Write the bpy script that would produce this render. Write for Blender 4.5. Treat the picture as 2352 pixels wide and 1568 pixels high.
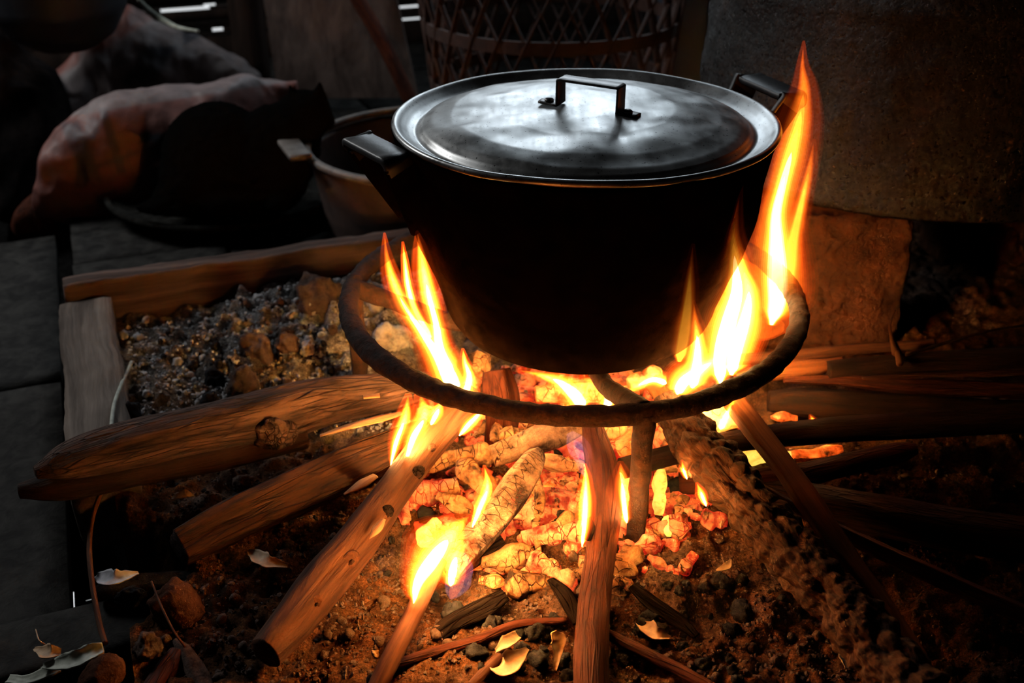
import bpy, bmesh, math, random
import numpy as np
from mathutils import Vector
random.seed(7); rng = np.random.default_rng(7)
for o in list(bpy.data.objects): bpy.data.objects.remove(o)
SC = bpy.context.scene; COL = SC.collection
PI = math.pi; R = math.radians

# ---------------------------------------------------------------- camera
CAM = np.array([-0.0622, -0.905, 0.586]); PITCH = R(28.8); FOC = 2365.0
cd = bpy.data.cameras.new('camera'); cam = bpy.data.objects.new('camera', cd); COL.objects.link(cam)
cam.location = CAM; cam.rotation_euler = (PI/2 - PITCH, 0, 0)
cd.sensor_width = 36; cd.lens = FOC/2352*36; cd.clip_start = 0.02
cd.dof.use_dof = True; cd.dof.focus_distance = 0.83; cd.dof.aperture_fstop = 7.0
SC.camera = cam
FW = np.array([0, math.cos(PITCH), -math.sin(PITCH)]); UP = np.array([0, math.sin(PITCH), math.cos(PITCH)])
def ray(px, py): return np.array([1., 0, 0])*(px-1176)/FOC + FW - UP*(py-784)/FOC
def P(px, py, z=0.0):
    d = ray(px, py); t = (z-CAM[2])/d[2]; return CAM + d*t
def F(px, py, y=0.0):
    d = ray(px, py); t = (y-CAM[1])/d[1]; return CAM + d*t
def depth(p): return float((np.asarray(p)-CAM) @ FW)

# ---------------------------------------------------------------- view + world
SC.view_settings.view_transform = 'Standard'; SC.view_settings.look = 'None'
SC.view_settings.gamma = 1; SC.view_settings.use_curve_mapping = False; SC.view_settings.exposure = 0.0
try:
    SC.cycles.transparent_max_bounces = 64; SC.cycles.sample_clamp_indirect = 3.0; SC.cycles.max_bounces = 6
except Exception: pass
W = bpy.data.worlds.new('world'); SC.world = W; W.use_nodes = True
W.node_tree.nodes['Background'].inputs[0].default_value = (0.93, 0.97, 1.0, 1)
W.node_tree.nodes['Background'].inputs[1].default_value = 0.8

def area(name, loc, target, sx, sy, watts, color):
    l = bpy.data.lights.new(name, 'AREA'); l.shape = 'RECTANGLE'; l.size = sx; l.size_y = sy
    l.energy = watts; l.color = color
    o = bpy.data.objects.new(name, l); COL.objects.link(o); o.location = loc
    o.rotation_euler = (Vector(target)-Vector(loc)).to_track_quat('-Z', 'Y').to_euler(); return o
area('window_light_back', (0.03, 1.50, 0.90), (0.02, 0, 0.32), 0.6, 0.34, 5.6, (0.78, 0.9, 1.0))
area('window_light_left', (-1.45, 0.75, 1.1), (-0.5, 0.1, 0), 0.5, 0.45, 12.0, (0.97, 0.97, 0.96))

FIRE = (1.0, 0.24, 0.03); FLK = 0.07; VOLK = 0.15
def fire_light(p, watts, color=FIRE, r=0.0):
    l = bpy.data.lights.new('fire_light', 'POINT'); l.energy = watts*FLK; l.color = color; l.shadow_soft_size = r
    o = bpy.data.objects.new('fire_light', l); COL.objects.link(o); o.location = p

# ---------------------------------------------------------------- numpy noise
def _h(ix, iy, iz, s):
    n = (ix*73856093) ^ (iy*19349663) ^ (iz*83492791) ^ (s*2654435)
    n = (n ^ (n >> 13))*1274126177 & 0xffffffff
    n = (n ^ (n >> 16))*2246822519 & 0xffffffff
    return ((n ^ (n >> 15)) & 0xffff)/32767.5-1
def vn(p, s=0):
    p = np.asarray(p, float); i = np.floor(p).astype(np.int64); f = p-i; f = f*f*(3-2*f)
    x, y, z = i[..., 0], i[..., 1], i[..., 2]; fx, fy, fz = f[..., 0], f[..., 1], f[..., 2]
    r = 0
    for a in (0, 1):
        for b in (0, 1):
            for c in (0, 1):
                r = r + _h(x+a, y+b, z+c, s)*(fx if a else 1-fx)*(fy if b else 1-fy)*(fz if c else 1-fz)
    return r
def fbm(p, o=4, s=0, g=.5):
    p = np.asarray(p, float); r = 0; a = 1
    for k in range(o): r = r+a*vn(p*2**k+17.3*k, s+k); a *= g
    return r

# ---------------------------------------------------------------- mesh helpers
def mesh_obj(name, verts, faces, mat, parent=None, tc=None, col=None, smooth=True):
    me = bpy.data.meshes.new(name)
    me.from_pydata([tuple(map(float, v)) for v in verts], [], faces)
    if smooth: me.polygons.foreach_set('use_smooth', [True]*len(me.polygons))
    if tc is not None:
        a = me.attributes.new('tc', 'FLOAT_VECTOR', 'POINT'); a.data.foreach_set('vector', np.asarray(tc, np.float32).ravel())
    if col is not None:
        c = np.ones((len(col), 4), np.float32); c[:, :3] = col
        a = me.attributes.new('col', 'FLOAT_COLOR', 'POINT'); a.data.foreach_set('color', c.ravel())
    if mat: me.materials.append(mat)
    me.update()
    o = bpy.data.objects.new(name, me); COL.objects.link(o)
    if parent is not None: o.parent = parent
    return o
def tag(o, label=None, cat=None, group=None, kind=None):
    if label: o['label'] = label
    if cat: o['category'] = cat
    if group: o['group'] = group
    if kind: o['kind'] = kind
    return o
def empty(name, loc=(0, 0, 0)):
    o = bpy.data.objects.new(name, None); COL.objects.link(o); o.location = loc; o.empty_display_size = .02; return o
def catmull(pts, n):
    pts = np.asarray(pts, float); k = len(pts)
    if k == 2:
        t = np.linspace(0, 1, n)[:, None]; return pts[0]*(1-t)+pts[1]*t
    q = np.vstack([2*pts[0]-pts[1], pts, 2*pts[-1]-pts[-2]]); out = []
    for s in np.linspace(0, k-1-1e-9, n):
        i = int(s); t = s-i; a, b, c, d = q[i:i+4]
        out.append(.5*((2*b)+(c-a)*t+(2*a-5*b+4*c-d)*t*t+(-a+3*b-3*c+d)*t**3))
    return np.array(out)
def tube_data(path, rad, n=40, seg=24, closed=False, amp=0., freq=60., stretch=.25, seed=0, flat=1.0, upv=None, cap=True, poly=0, aniso=None, ridge=0):
    """path (k,3), rad (k,) -> noisy tube. tc = straightened coordinates"""
    pr = np.hstack([np.asarray(path, float), np.asarray(rad, float)[:, None]])
    if closed: c = pr; n = len(pr)
    else: c = catmull(pr, n)
    p = c[:, :3]; r = np.maximum(c[:, 3], 1e-5)
    t = (np.roll(p, -1, 0)-np.roll(p, 1, 0)) if closed else np.gradient(p, axis=0)
    t /= np.linalg.norm(t, axis=1)[:, None]+1e-12
    ref = np.array(upv if upv is not None else (0, 0, 1.)); 
    if upv is None and abs(t[len(t)//2] @ ref) > .85: ref = np.array((0, 1., 0))
    b = np.cross(t, ref); b /= np.linalg.norm(b, axis=1)[:, None]+1e-12; nn = np.cross(b, t)
    L = np.r_[0, np.cumsum(np.linalg.norm(np.diff(p, axis=0), axis=1))]
    th = np.linspace(0, 2*PI, seg, endpoint=False)
    ct, st = np.cos(th), np.sin(th)
    rr = np.repeat(r[:, None], seg, 1)
    rm = r.mean()
    tc = np.stack([ct[None]*rr, st[None]*rr, np.repeat(L[:, None], seg, 1)], -1)
    if poly:
        k = PI/poly; rr = rr*(np.cos(k)/np.cos(((th+seed) % (2*k))-k))[None]*1.05
    if amp:
        q = tc*np.array([freq, freq, freq*stretch])+seed*13.7
        d = fbm(q, 3, seed)
        if ridge: d = -np.abs(d)*1.6+.5
        d = d+.8*fbm(tc*np.array([freq*.25, freq*.25, freq*.12])+seed*3.1, 2, seed+9)
        rr = rr*(1+0*amp)+d*amp
    v = p[:, None]+b[:, None]*(ct[None, :, None]*rr[..., None])+nn[:, None]*(st[None, :, None]*rr[..., None]*flat)
    V = v.reshape(-1, 3); T = tc.reshape(-1, 3); fs = []
    K = n if closed else n-1
    for i in range(K):
        a = i*seg; e = ((i+1) % n)*seg
        for j in range(seg):
            j2 = (j+1) % seg; fs.append((a+j, a+j2, e+j2, e+j))
    if not closed and cap:
        for idx, off, sgn in ((0, 0, -1), (n-1, (n-1)*seg, 1)):
            ring1 = V[off:off+seg]; cen = ring1.mean(0)
            base = len(V); k = seg
            mid = cen+(ring1-cen)*.55+t[idx]*sgn*rm*.03
            V = np.vstack([V, mid, cen[None]+t[idx]*sgn*rm*.02]); T = np.vstack([T, T[off:off+seg]*[.55, .55, 1], [[0, 0, L[idx]]]])
            for j in range(seg):
                j2 = (j+1) % seg
                if sgn > 0: fs.append((off+j, off+j2, base+j2, base+j)); fs.append((base+j, base+j2, base+k))
                else: fs.append((off+j2, off+j, base+j, base+j2)); fs.append((base+j2, base+j, base+k))
    return V, fs, T
def tube(name, path, rad, mat, parent=None, **kw):
    V, fs, T = tube_data(path, rad, **kw); return mesh_obj(name, V, fs, mat, parent, tc=T)
def lathe(name, prof, mat, center=(0, 0, 0), seg=96, parent=None, disp=None, smooth=True, closed=False):
    prof = np.asarray(prof, float); n = len(prof); th = np.linspace(0, 2*PI, seg, endpoint=False)
    V = np.stack([prof[:, None, 0]*np.cos(th), prof[:, None, 0]*np.sin(th), np.repeat(prof[:, 1:2], seg, 1)], -1).reshape(-1, 3)
    tc = V.copy()
    if disp is not None: V = disp(V)
    V = V+np.array(center); fs = []
    for i in range(n if closed else n-1):
        a = i*seg; e = ((i+1) % n)*seg
        for j in range(seg):
            j2 = (j+1) % seg; fs.append((a+j, a+j2, e+j2, e+j))
    return mesh_obj(name, V, fs, mat, parent, tc=tc, smooth=smooth)
def dense(prof, n):
    prof = np.asarray(prof, float); s = np.r_[0, np.cumsum(np.linalg.norm(np.diff(prof, axis=0), axis=1))]
    t = np.linspace(0, s[-1], n); return np.c_[np.interp(t, s, prof[:, 0]), np.interp(t, s, prof[:, 1])]
def box_data(c, ax, ay, az, hx, hy, hz, n=(1, 1, 1), noise=0, freq=20, seed=0, bev=0.0):
    """subdivided, noise-displaced block along axes ax, ay, az"""
    nx, ny, nz = n; idx = {}; V = []; fs = []
    def vid(i, j, k):
        if (i, j, k) not in idx:
            idx[(i, j, k)] = len(V); V.append((i/nx*2-1, j/ny*2-1, k/nz*2-1))
        return idx[(i, j, k)]
    for i in range(nx):
        for j in range(ny):
            fs.append((vid(i, j, 0), vid(i, j+1, 0), vid(i+1, j+1, 0), vid(i+1, j, 0)))
            fs.append((vid(i, j, nz), vid(i+1, j, nz), vid(i+1, j+1, nz), vid(i, j+1, nz)))
    for i in range(nx):
        for k in range(nz):
            fs.append((vid(i, 0, k), vid(i+1, 0, k), vid(i+1, 0, k+1), vid(i, 0, k+1)))
            fs.append((vid(i, ny, k), vid(i, ny, k+1), vid(i+1, ny, k+1), vid(i+1, ny, k)))
    for j in range(ny):
        for k in range(nz):
            fs.append((vid(0, j, k), vid(0, j, k+1), vid(0, j+1, k+1), vid(0, j+1, k)))
            fs.append((vid(nx, j, k), vid(nx, j+1, k), vid(nx, j+1, k+1), vid(nx, j, k+1)))
    V = np.array(V, float); h = np.array([hx, hy, hz])
    L = V*h
    if bev:
        inner = np.sign(L)*np.maximum(np.minimum(np.abs(L), h-bev), 0); d = L-inner
        nd = np.linalg.norm(d, axis=1, keepdims=True); L = np.where(nd > 1e-9, inner+d/np.maximum(nd, 1e-9)*np.minimum(nd, bev), L)
    if noise:
        g = np.stack([fbm(L*freq+seed*5.1+31*k, 4, seed+k) for k in range(3)], -1)
        L = L+g*noise
    A = np.array([ax, ay, az], float); A /= np.linalg.norm(A, axis=1)[:, None]
    return np.array(c)+L @ A, fs, L
def box(name, c, ax, ay, az, hx, hy, hz, mat, parent=None, **kw):
    V, fs, T = box_data(c, ax, ay, az, hx, hy, hz, **kw); return mesh_obj(name, V, fs, mat, parent, tc=T, smooth=bool(kw.get('noise') or kw.get('bev')))
_ico = {}
def ico(sub):
    if sub not in _ico:
        bm = bmesh.new(); bmesh.ops.create_icosphere(bm, subdivisions=sub, radius=1)
        _ico[sub] = (np.array([v.co[:] for v in bm.verts]), [tuple(v.index for v in f.verts) for f in bm.faces]); bm.free()
    return _ico[sub]
def lump(name, c, size, mat, parent=None, seed=0, sub=3, rough=.35, rot=None, square=0., freq=1.6):
    V, fs = ico(sub); V = V.copy()
    if square: V = np.sign(V)*np.abs(V)**(1-square)
    V = V*(1+rough*fbm(V*freq+seed*7.7, 3, seed)[:, None]+(.10*rough/.3*np.abs(fbm(V*freq*4+seed, 2, seed+5)) if sub > 2 else 0*V[:, 0])[:, None])
    T = V*np.array(size)
    a, b, g = rot if rot is not None else rng.uniform(0, 6.28, 3)
    M = np.array(__import__('mathutils').Euler((a, b, g)).to_matrix())
    return mesh_obj(name, T @ M.T+np.array(c), fs, mat, parent, tc=T)

# ---------------------------------------------------------------- materials
class N:
    def __init__(s, name):
        s.m = bpy.data.materials.new(name); s.m.use_nodes = True; s.t = s.m.node_tree; s.n = s.t.nodes; s.l = s.t.links
        s.b = s.n['Principled BSDF']; s.out = s.n['Material Output']
    def add(s, t, **kw):
        n = s.n.new(t)
        for k, v in kw.items(): setattr(n, k, v)
        return n
    def link(s, a, b): s.l.new(a, b)
    def coord(s, attr='tc', scale=(1, 1, 1)):
        if attr == 'obj': src = s.add('ShaderNodeTexCoord').outputs['Object']
        else: src = s.add('ShaderNodeAttribute', attribute_name=attr).outputs['Vector']
        m = s.add('ShaderNodeMapping'); m.inputs['Scale'].default_value = scale; s.link(src, m.inputs[0])
        oi = s.add('ShaderNodeObjectInfo'); v = s.add('ShaderNodeVectorMath', operation='ADD'); mu = s.add('ShaderNodeMath', operation='MULTIPLY'); mu.inputs[1].default_value = 37
        s.link(oi.outputs['Random'], mu.inputs[0]); s.link(m.outputs[0], v.inputs[0]); s.link(mu.outputs[0], v.inputs[1]); return v.outputs[0]
    def noise(s, vec, scale, detail=5, rough=.6, dist=0):
        n = s.add('ShaderNodeTexNoise'); n.inputs['Scale'].default_value = scale; n.inputs['Detail'].default_value = detail
        n.inputs['Roughness'].default_value = rough; n.inputs['Distortion'].default_value = dist; s.link(vec, n.inputs['Vector']); return n.outputs[0]
    def add_warp(s, vec, scale, amt):
        n = s.add('ShaderNodeTexNoise'); n.inputs['Scale'].default_value = scale; s.link(vec, n.inputs['Vector'])
        a = s.add('ShaderNodeVectorMath', operation='SCALE'); a.inputs['Scale'].default_value = amt; s.link(n.outputs['Color'], a.inputs[0])
        b = s.add('ShaderNodeVectorMath', operation='ADD'); s.link(vec, b.inputs[0]); s.link(a.outputs[0], b.inputs[1]); return b.outputs[0]
    def voro(s, vec, scale, feature='DISTANCE_TO_EDGE'):
        n = s.add('ShaderNodeTexVoronoi', feature=feature); n.inputs['Scale'].default_value = scale; s.link(vec, n.inputs['Vector']); return n.outputs[0]
    def ramp(s, fac, stops):
        n = s.add('ShaderNodeValToRGB'); e = n.color_ramp.elements
        while len(e) < len(stops): e.new(.5)
        for el, (p, c) in zip(e, stops):
            el.position = p; el.color = (*c, 1) if len(c) == 3 else c
        s.link(fac, n.inputs[0]); return n.outputs[0]
    def mix(s, f, a, b, mode='MIX'):
        n = s.add('ShaderNodeMix', data_type='RGBA', blend_type=mode)
        for sock, v in ((n.inputs[0], f), (n.inputs[6], a), (n.inputs[7], b)):
            if isinstance(v, (int, float)): sock.default_value = v
            elif isinstance(v, tuple): sock.default_value = (*v, 1)
            else: s.link(v, sock)
        return n.outputs[2]
    def math(s, op, a, b=0.):
        n = s.add('ShaderNodeMath', operation=op)
        for i, v in enumerate((a, b)):
            if isinstance(v, (int, float)): n.inputs[i].default_value = v
            else: s.link(v, n.inputs[i])
        return n.outputs[0]
    def set(s, k, v):
        if isinstance(v, (int, float)): s.b.inputs[k].default_value = v
        elif isinstance(v, tuple): s.b.inputs[k].default_value = (*v, 1)
        else: s.link(v, s.b.inputs[k])
    def bump(s, h, strength=.5, dist=.002, prev=None):
        n = s.add('ShaderNodeBump'); n.inputs['Strength'].default_value = strength; n.inputs['Distance'].default_value = dist
        s.link(h, n.inputs['Height'])
        if prev: s.link(prev, n.inputs['Normal'])
        s.link(n.outputs[0], s.b.inputs['Normal']); return n.outputs[0]

def matte(m):
    """powdery surfaces (soot, ash, earth, fur): pure diffuse, no sheen"""
    t = m.node_tree; b = t.nodes['Principled BSDF']; d = t.nodes.new('ShaderNodeBsdfDiffuse'); d.inputs['Roughness'].default_value = .6
    for src, dst in (('Base Color', 'Color'), ('Normal', 'Normal')):
        if b.inputs[src].is_linked: t.links.new(b.inputs[src].links[0].from_socket, d.inputs[dst])
        elif src == 'Base Color': d.inputs['Color'].default_value = b.inputs[src].default_value
    t.links.new(d.outputs[0], t.nodes['Material Output'].inputs['Surface']); return m
def wood_mat(name, dark, light, rough=.8, sc=220, st=.12, bstr=1.0, crack=0.0, bd=.0035):
    m = N(name); v = m.coord('tc', (1, 1, st))
    g = m.noise(v, sc, 6, .65, .4); w = m.noise(m.coord('tc', (1, 1, .5)), 28, 4)
    c = m.ramp(g, [(.38, dark), (.62, light)])
    c = m.mix(m.ramp(w, [(.35, (0, 0, 0)), (.65, (1, 1, 1))]), c, tuple(x*.45 for x in dark), 'MIX') if crack < 0 else m.mix(m.math('MULTIPLY', w, .6), c, tuple(x*.5 for x in dark))
    h = g
    if crack > 0:
        e = m.voro(m.add_warp(m.coord('tc', (1, 1, .10)), 60, .006), 210); ek = m.math('MAXIMUM', m.ramp(e, [(.0, (0, 0, 0)), (.12, (1, 1, 1))]), m.ramp(m.noise(m.coord('tc', (1, 1, .3)), 70, 3), [(.47, (0, 0, 0)), (.6, (1, 1, 1))]))
        c = m.mix(m.math('ADD', m.math('MULTIPLY', ek, .6), .4), tuple(x*.3 for x in dark), c); h = m.math('ADD', m.math('MULTIPLY', g, .6), m.math('MULTIPLY', ek, crack))
    m.set('Base Color', c); m.set('Roughness', rough); m.set('Specular IOR Level', .12); m.bump(h, bstr, bd); return m.m
M = {}
M['bark'] = wood_mat('bark_brown', (0.0156, 0.0060, 0.0030), (0.0687, 0.0258, 0.0115), crack=.35)
M['bark_grey'] = wood_mat('bark_grey_brown', (0.0312, 0.0109, 0.0054), (0.1125, 0.0437, 0.0203), sc=120, st=.1)
M['bark_old'] = wood_mat('bark_weathered', (0.0154, 0.0078, 0.0056), (0.1190, 0.0632, 0.0448), sc=110, st=.1, crack=.35, bd=.005)
M['bark_red'] = wood_mat('bark_reddish', (0.0281, 0.0060, 0.0025), (0.0937, 0.0219, 0.0081), sc=140, st=.1, crack=.2)
M['bark_dark'] = wood_mat('bark_dark', (0.0062, 0.0024, 0.0013), (0.0281, 0.0099, 0.0047), sc=150)
M['split_wood'] = wood_mat('split_pale_wood', (0.0937, 0.0278, 0.0074), (0.1718, 0.0576, 0.0176), sc=260, st=.05, bstr=.5)
M['stick'] = wood_mat('stick_brown', (0.0375, 0.0119, 0.0047), (0.1063, 0.0377, 0.0148), sc=240, st=.08, bstr=.4)
M['char'] = wood_mat('charred_wood', (0.0037, 0.0027, 0.0023), (0.0217, 0.0149, 0.0116), sc=160, crack=.4, rough=.6)
M['pale_grain'] = wood_mat('exposed_pale_wood', (0.2356, 0.1066, 0.0465), (0.4340, 0.2399, 0.1209), sc=260, st=.05, bstr=.4)
M['beam'] = wood_mat('weathered_beam', (.07, .052, .042), (.22, .175, .145), sc=70, st=.06, bstr=.7)
M['beam_red'] = wood_mat('weathered_beam_dark', (.035, .020, .015), (.16, .10, .08), sc=60, st=.06, bstr=.6)
M['plank'] = wood_mat('grey_floor_plank', (.007, .0068, .0066), (.032, .031, .0285), sc=40, st=.08, bstr=.6)
M['dark_plank'] = wood_mat('dark_wall_board', (.012, .007, .005), (.035, .02, .015), sc=40, st=.08)
M['board'] = wood_mat('leaning_board_wood', (.05, .035, .03), (.13, .095, .082), sc=25, st=.3)

def ember_mat(name, base_a, base_b, glow, thr, strength):
    m = N(name); v = m.coord('tc'); n1 = m.noise(v, 90, 7, .7); n2 = m.noise(v, 30, 4, .6)
    c = m.mix(m.ramp(n1, [(.32, (0, 0, 0)), (.68, (1, 1, 1))]), base_a, base_b)
    h = m.math('MULTIPLY', n1, 1.0)
    if strength:
        e = m.voro(m.add_warp(m.coord('tc', (.55, .55, 1.25)), 90, .007), 120); cr = m.ramp(e, [(.0, (0, 0, 0)), (.045, (1, 1, 1))])
        cr = m.math('MAXIMUM', cr, m.ramp(m.noise(v, 45, 2), [(.46, (0, 0, 0)), (.56, (1, 1, 1))]))
        c = m.mix(m.ramp(n2, [(.53, (0, 0, 0)), (.64, (1, 1, 1))]), c, (.025, .016, .013)); c = m.mix(cr, (.02, .01, .008), c)
        h = m.math('ADD', h, m.math('MULTIPLY', cr, .35))
        n3 = m.noise(v, 38, 5, .65, .6)
        gl = m.ramp(n3, [(thr, (0, 0, 0)), (min(thr+.12, .97), glow[0]), (min(thr+.3, 1), glow[1])])
        m.set('Emission Color', gl); m.set('Emission Strength', strength)
    m.set('Base Color', c); m.set('Roughness', .95); m.set('Specular IOR Level', .08); m.bump(h, 1.0, .004)
    return m.m
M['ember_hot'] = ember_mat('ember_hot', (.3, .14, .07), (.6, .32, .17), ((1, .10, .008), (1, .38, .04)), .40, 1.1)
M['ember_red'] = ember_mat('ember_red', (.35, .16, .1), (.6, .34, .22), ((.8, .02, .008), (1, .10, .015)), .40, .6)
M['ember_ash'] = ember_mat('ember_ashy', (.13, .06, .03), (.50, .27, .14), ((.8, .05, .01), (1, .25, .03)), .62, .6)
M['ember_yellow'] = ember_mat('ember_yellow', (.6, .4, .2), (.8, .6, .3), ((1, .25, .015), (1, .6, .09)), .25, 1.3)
M['char_ash'] = ember_mat('char_ash', (.035, .02, .015), (.30, .19, .13), ((.6, .02, .01), (1, .12, .02)), .66, .4)
M['coal'] = ember_mat('dead_charcoal', (.006, .006, .0065), (.045, .045, .048), None, 0, 0)
M['ash_lump'] = ember_mat('ash_lump', (.16, .155, .16), (.6, .59, .60), None, 0, 0)
M['clod'] = ember_mat('earth_clod', (.045, .030, .025), (.15, .105, .088), None, 0, 0)

def ground_mat():
    m = N('hearth_earth'); a = m.add('ShaderNodeAttribute', attribute_name='col').outputs['Color']; v = m.coord('obj')
    n1 = m.noise(v, 160, 8, .75); n2 = m.noise(v, 38, 5, .6)
    n3 = m.noise(v, 620, 4, .7); c = m.mix(m.ramp(n1, [(.34, (.15, .15, .15)), (.62, (1, 1, 1))]), (.010, .006, .005), a); c = m.mix(m.ramp(n3, [(.36, (.25, .25, .25)), (.66, (1, 1, 1))]), (.012, .007, .005), m.mix(.35, c, m.mix(1.0, c, (1.8, 1.7, 1.6), 'MULTIPLY')))
    c = m.mix(m.ramp(n2, [(.42, (0, 0, 0)), (.62, (1, 1, 1))]), m.mix(.55, c, (.02, .015, .013)), c)
    m.set('Base Color', c); m.set('Roughness', .95); m.set('Specular IOR Level', .15)
    m.bump(m.math('ADD', m.math('ADD', n1, m.math('MULTIPLY', n3, .35)), m.math('MULTIPLY', n2, .8)), 1.0, .006); return m.m
M['ground'] = ground_mat(); M['stone'] = ember_mat('reddish_stone', (.03, .014, .009), (.10, .045, .03), None, 0, 0)

def soot():
    m = N('sooty_aluminium'); v = m.coord('obj'); n = m.noise(v, 60, 6, .7); n2 = m.noise(v, 14, 3)
    m.set('Base Color', m.ramp(n, [(.3, (.0015, .0009, .0006)), (.75, (.007, .0035, .002))])); m.set('Roughness', .85); m.set('Specular IOR Level', .08)
    m.bump(m.math('ADD', n, n2), .8, .002); return m.m
M['soot'] = soot()
def lid():
    m = N('worn_aluminium_lid'); v = m.coord('obj'); n = m.noise(v, 26, 6, .65); sp = m.noise(v, 420, 2, .5); sc = m.noise(m.coord('obj', (1, .15, 1)), 120, 4)
    c = m.ramp(n, [(.3, (.17, .17, .168)), (.7, (.42, .43, .43))])
    spk = m.ramp(sp, [(.27, (0, 0, 0)), (.34, (1, 1, 1))])
    c = m.mix(spk, (.012, .012, .012), c)
    m.set('Base Color', c); m.set('Metallic', .85)
    m.set('Roughness', m.ramp(m.math('ADD', m.math('MULTIPLY', n, .7), m.math('MULTIPLY', sc, .3)), [(.3, (.22,)*3), (.72, (.56,)*3)]))
    m.bump(m.math('ADD', m.math('MULTIPLY', n, .3), m.math('MULTIPLY', spk, .05)), .12, .002); return m.m
M['lid'] = lid()
def simple(name, c1, c2, rough, metal=0, scale=60, bstr=.4, bd=.001, coord='obj', spec=.5):
    m = N(name); v = m.coord(coord); n = m.noise(v, scale, 6, .65)
    m.set('Base Color', m.ramp(n, [(.3, c1), (.7, c2)])); m.set('Roughness', rough); m.set('Metallic', metal); m.set('Specular IOR Level', spec); m.bump(n, bstr, bd); return m.m
M['strap'] = simple('dark_steel_strap', (.03, .028, .026), (.14, .13, .125), .38, .9, 90, .2)
M['blackhandle'] = simple('blackened_handle_metal', (.004, .0045, .005), (.014, .016, .02), .45, 0, 120, .3)
M['iron'] = simple('rough_scaled_iron', (.005, .003, .0025), (.040, .016, .009), .9, .0, 130, 1.0, .003, spec=.2)
def drum():
    m = N('rusted_sooty_drum'); v = m.coord('obj'); n = m.noise(v, 22, 8, .75); f = m.noise(v, 150, 4, .7); sp = m.noise(v, 75, 3, .6)
    c = m.ramp(n, [(.42, (.0015, .001, .0008)), (.6, (.009, .0035, .0022)), (.8, (.06, .024, .013))])
    c = m.mix(m.ramp(sp, [(.70, (0, 0, 0)), (.74, (1, 1, 1))]), c, (.16, .09, .06)); m.set('Base Color', c)  # pale specks put into the colour as highlights on the drum
    m.set('Roughness', m.ramp(f, [(.4, (.18,)*3), (.62, (.8,)*3)])); m.bump(m.math('ADD', n, m.math('MULTIPLY', f, .4)), 1.0, .006); return m.m
M['drum'] = drum()
M['clay'] = simple('burnt_clay_block', (.03, .016, .011), (.095, .036, .017), .95, 0, 70, 1.0, .008, spec=.2)
M['tin'] = simple('brown_bowl_enamel', (.02, .012, .01), (.07, .04, .032), .6, .0, 30, .2)
M['tin_rim'] = simple('worn_rim_metal', (.08, .068, .06), (.18, .155, .14), .6, .2, 60, .2)
M['black'] = simple('blocker_black', (.003, .003, .003), (.01, .01, .01), .8, 0, 60, .5, spec=.2)  # only for the added slabs that block light under the floor
M['fur'] = simple('black_cat_fur', (.002, .002, .002), (.006, .0055, .005), .95, 0, 400, 1., .003, spec=.05)
M['basket'] = simple('brown_bamboo_strip', (.02, .008, .005), (.06, .024, .016), .9, 0, 50, .3)
M['bluepl'] = simple('blue_grey_plastic', (.02, .024, .035), (.045, .05, .07), .5, 0, 8, .1)
M['tray'] = simple('woven_tray', (.006, .006, .0055), (.028, .028, .026), .8, 0, 70, .7)
M['leaf'] = simple('dry_husk', (.14, .08, .04), (.42, .27, .15), .7, 0, 60, .5, .001, 'obj')
M['leaf_pale'] = simple('pale_green_husk', (.14, .15, .12), (.36, .38, .32), .6, 0, 60, .5)
M['paper'] = simple('pale_ash_flake', (.2, .2, .22), (.42, .42, .46), .8, 0, 60, .4)
M['potdark'] = simple('dark_blue_black_pot', (.008, .009, .012), (.02, .022, .028), .5, .2, 20, .2)
M['cloth'] = simple('dark_cloth', (.004, .004, .005), (.02, .016, .015), .95, 0, 30, .6, .004)
def sack_mat():
    m = N('printed_woven_sack'); a = m.add('ShaderNodeAttribute', attribute_name='col').outputs['Color']; v = m.coord('obj')
    n = m.noise(v, 30, 5, .6); w = m.noise(v, 500, 2)
    m.set('Base Color', m.mix(m.ramp(n, [(.3, (.45,)*3), (.7, (1, 1, 1))]), (.01, .01, .012), a)); m.set('Roughness', .6); m.bump(m.math('ADD', n, m.math('MULTIPLY', w, .2)), .4, .003); return m.m
M['sack'] = sack_mat()

for k_ in ('soot', 'fur', 'ground', 'clay', 'stone', 'clod', 'coal', 'ash_lump', 'char', 'cloth', 'black', 'tray'): matte(M[k_])
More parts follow.
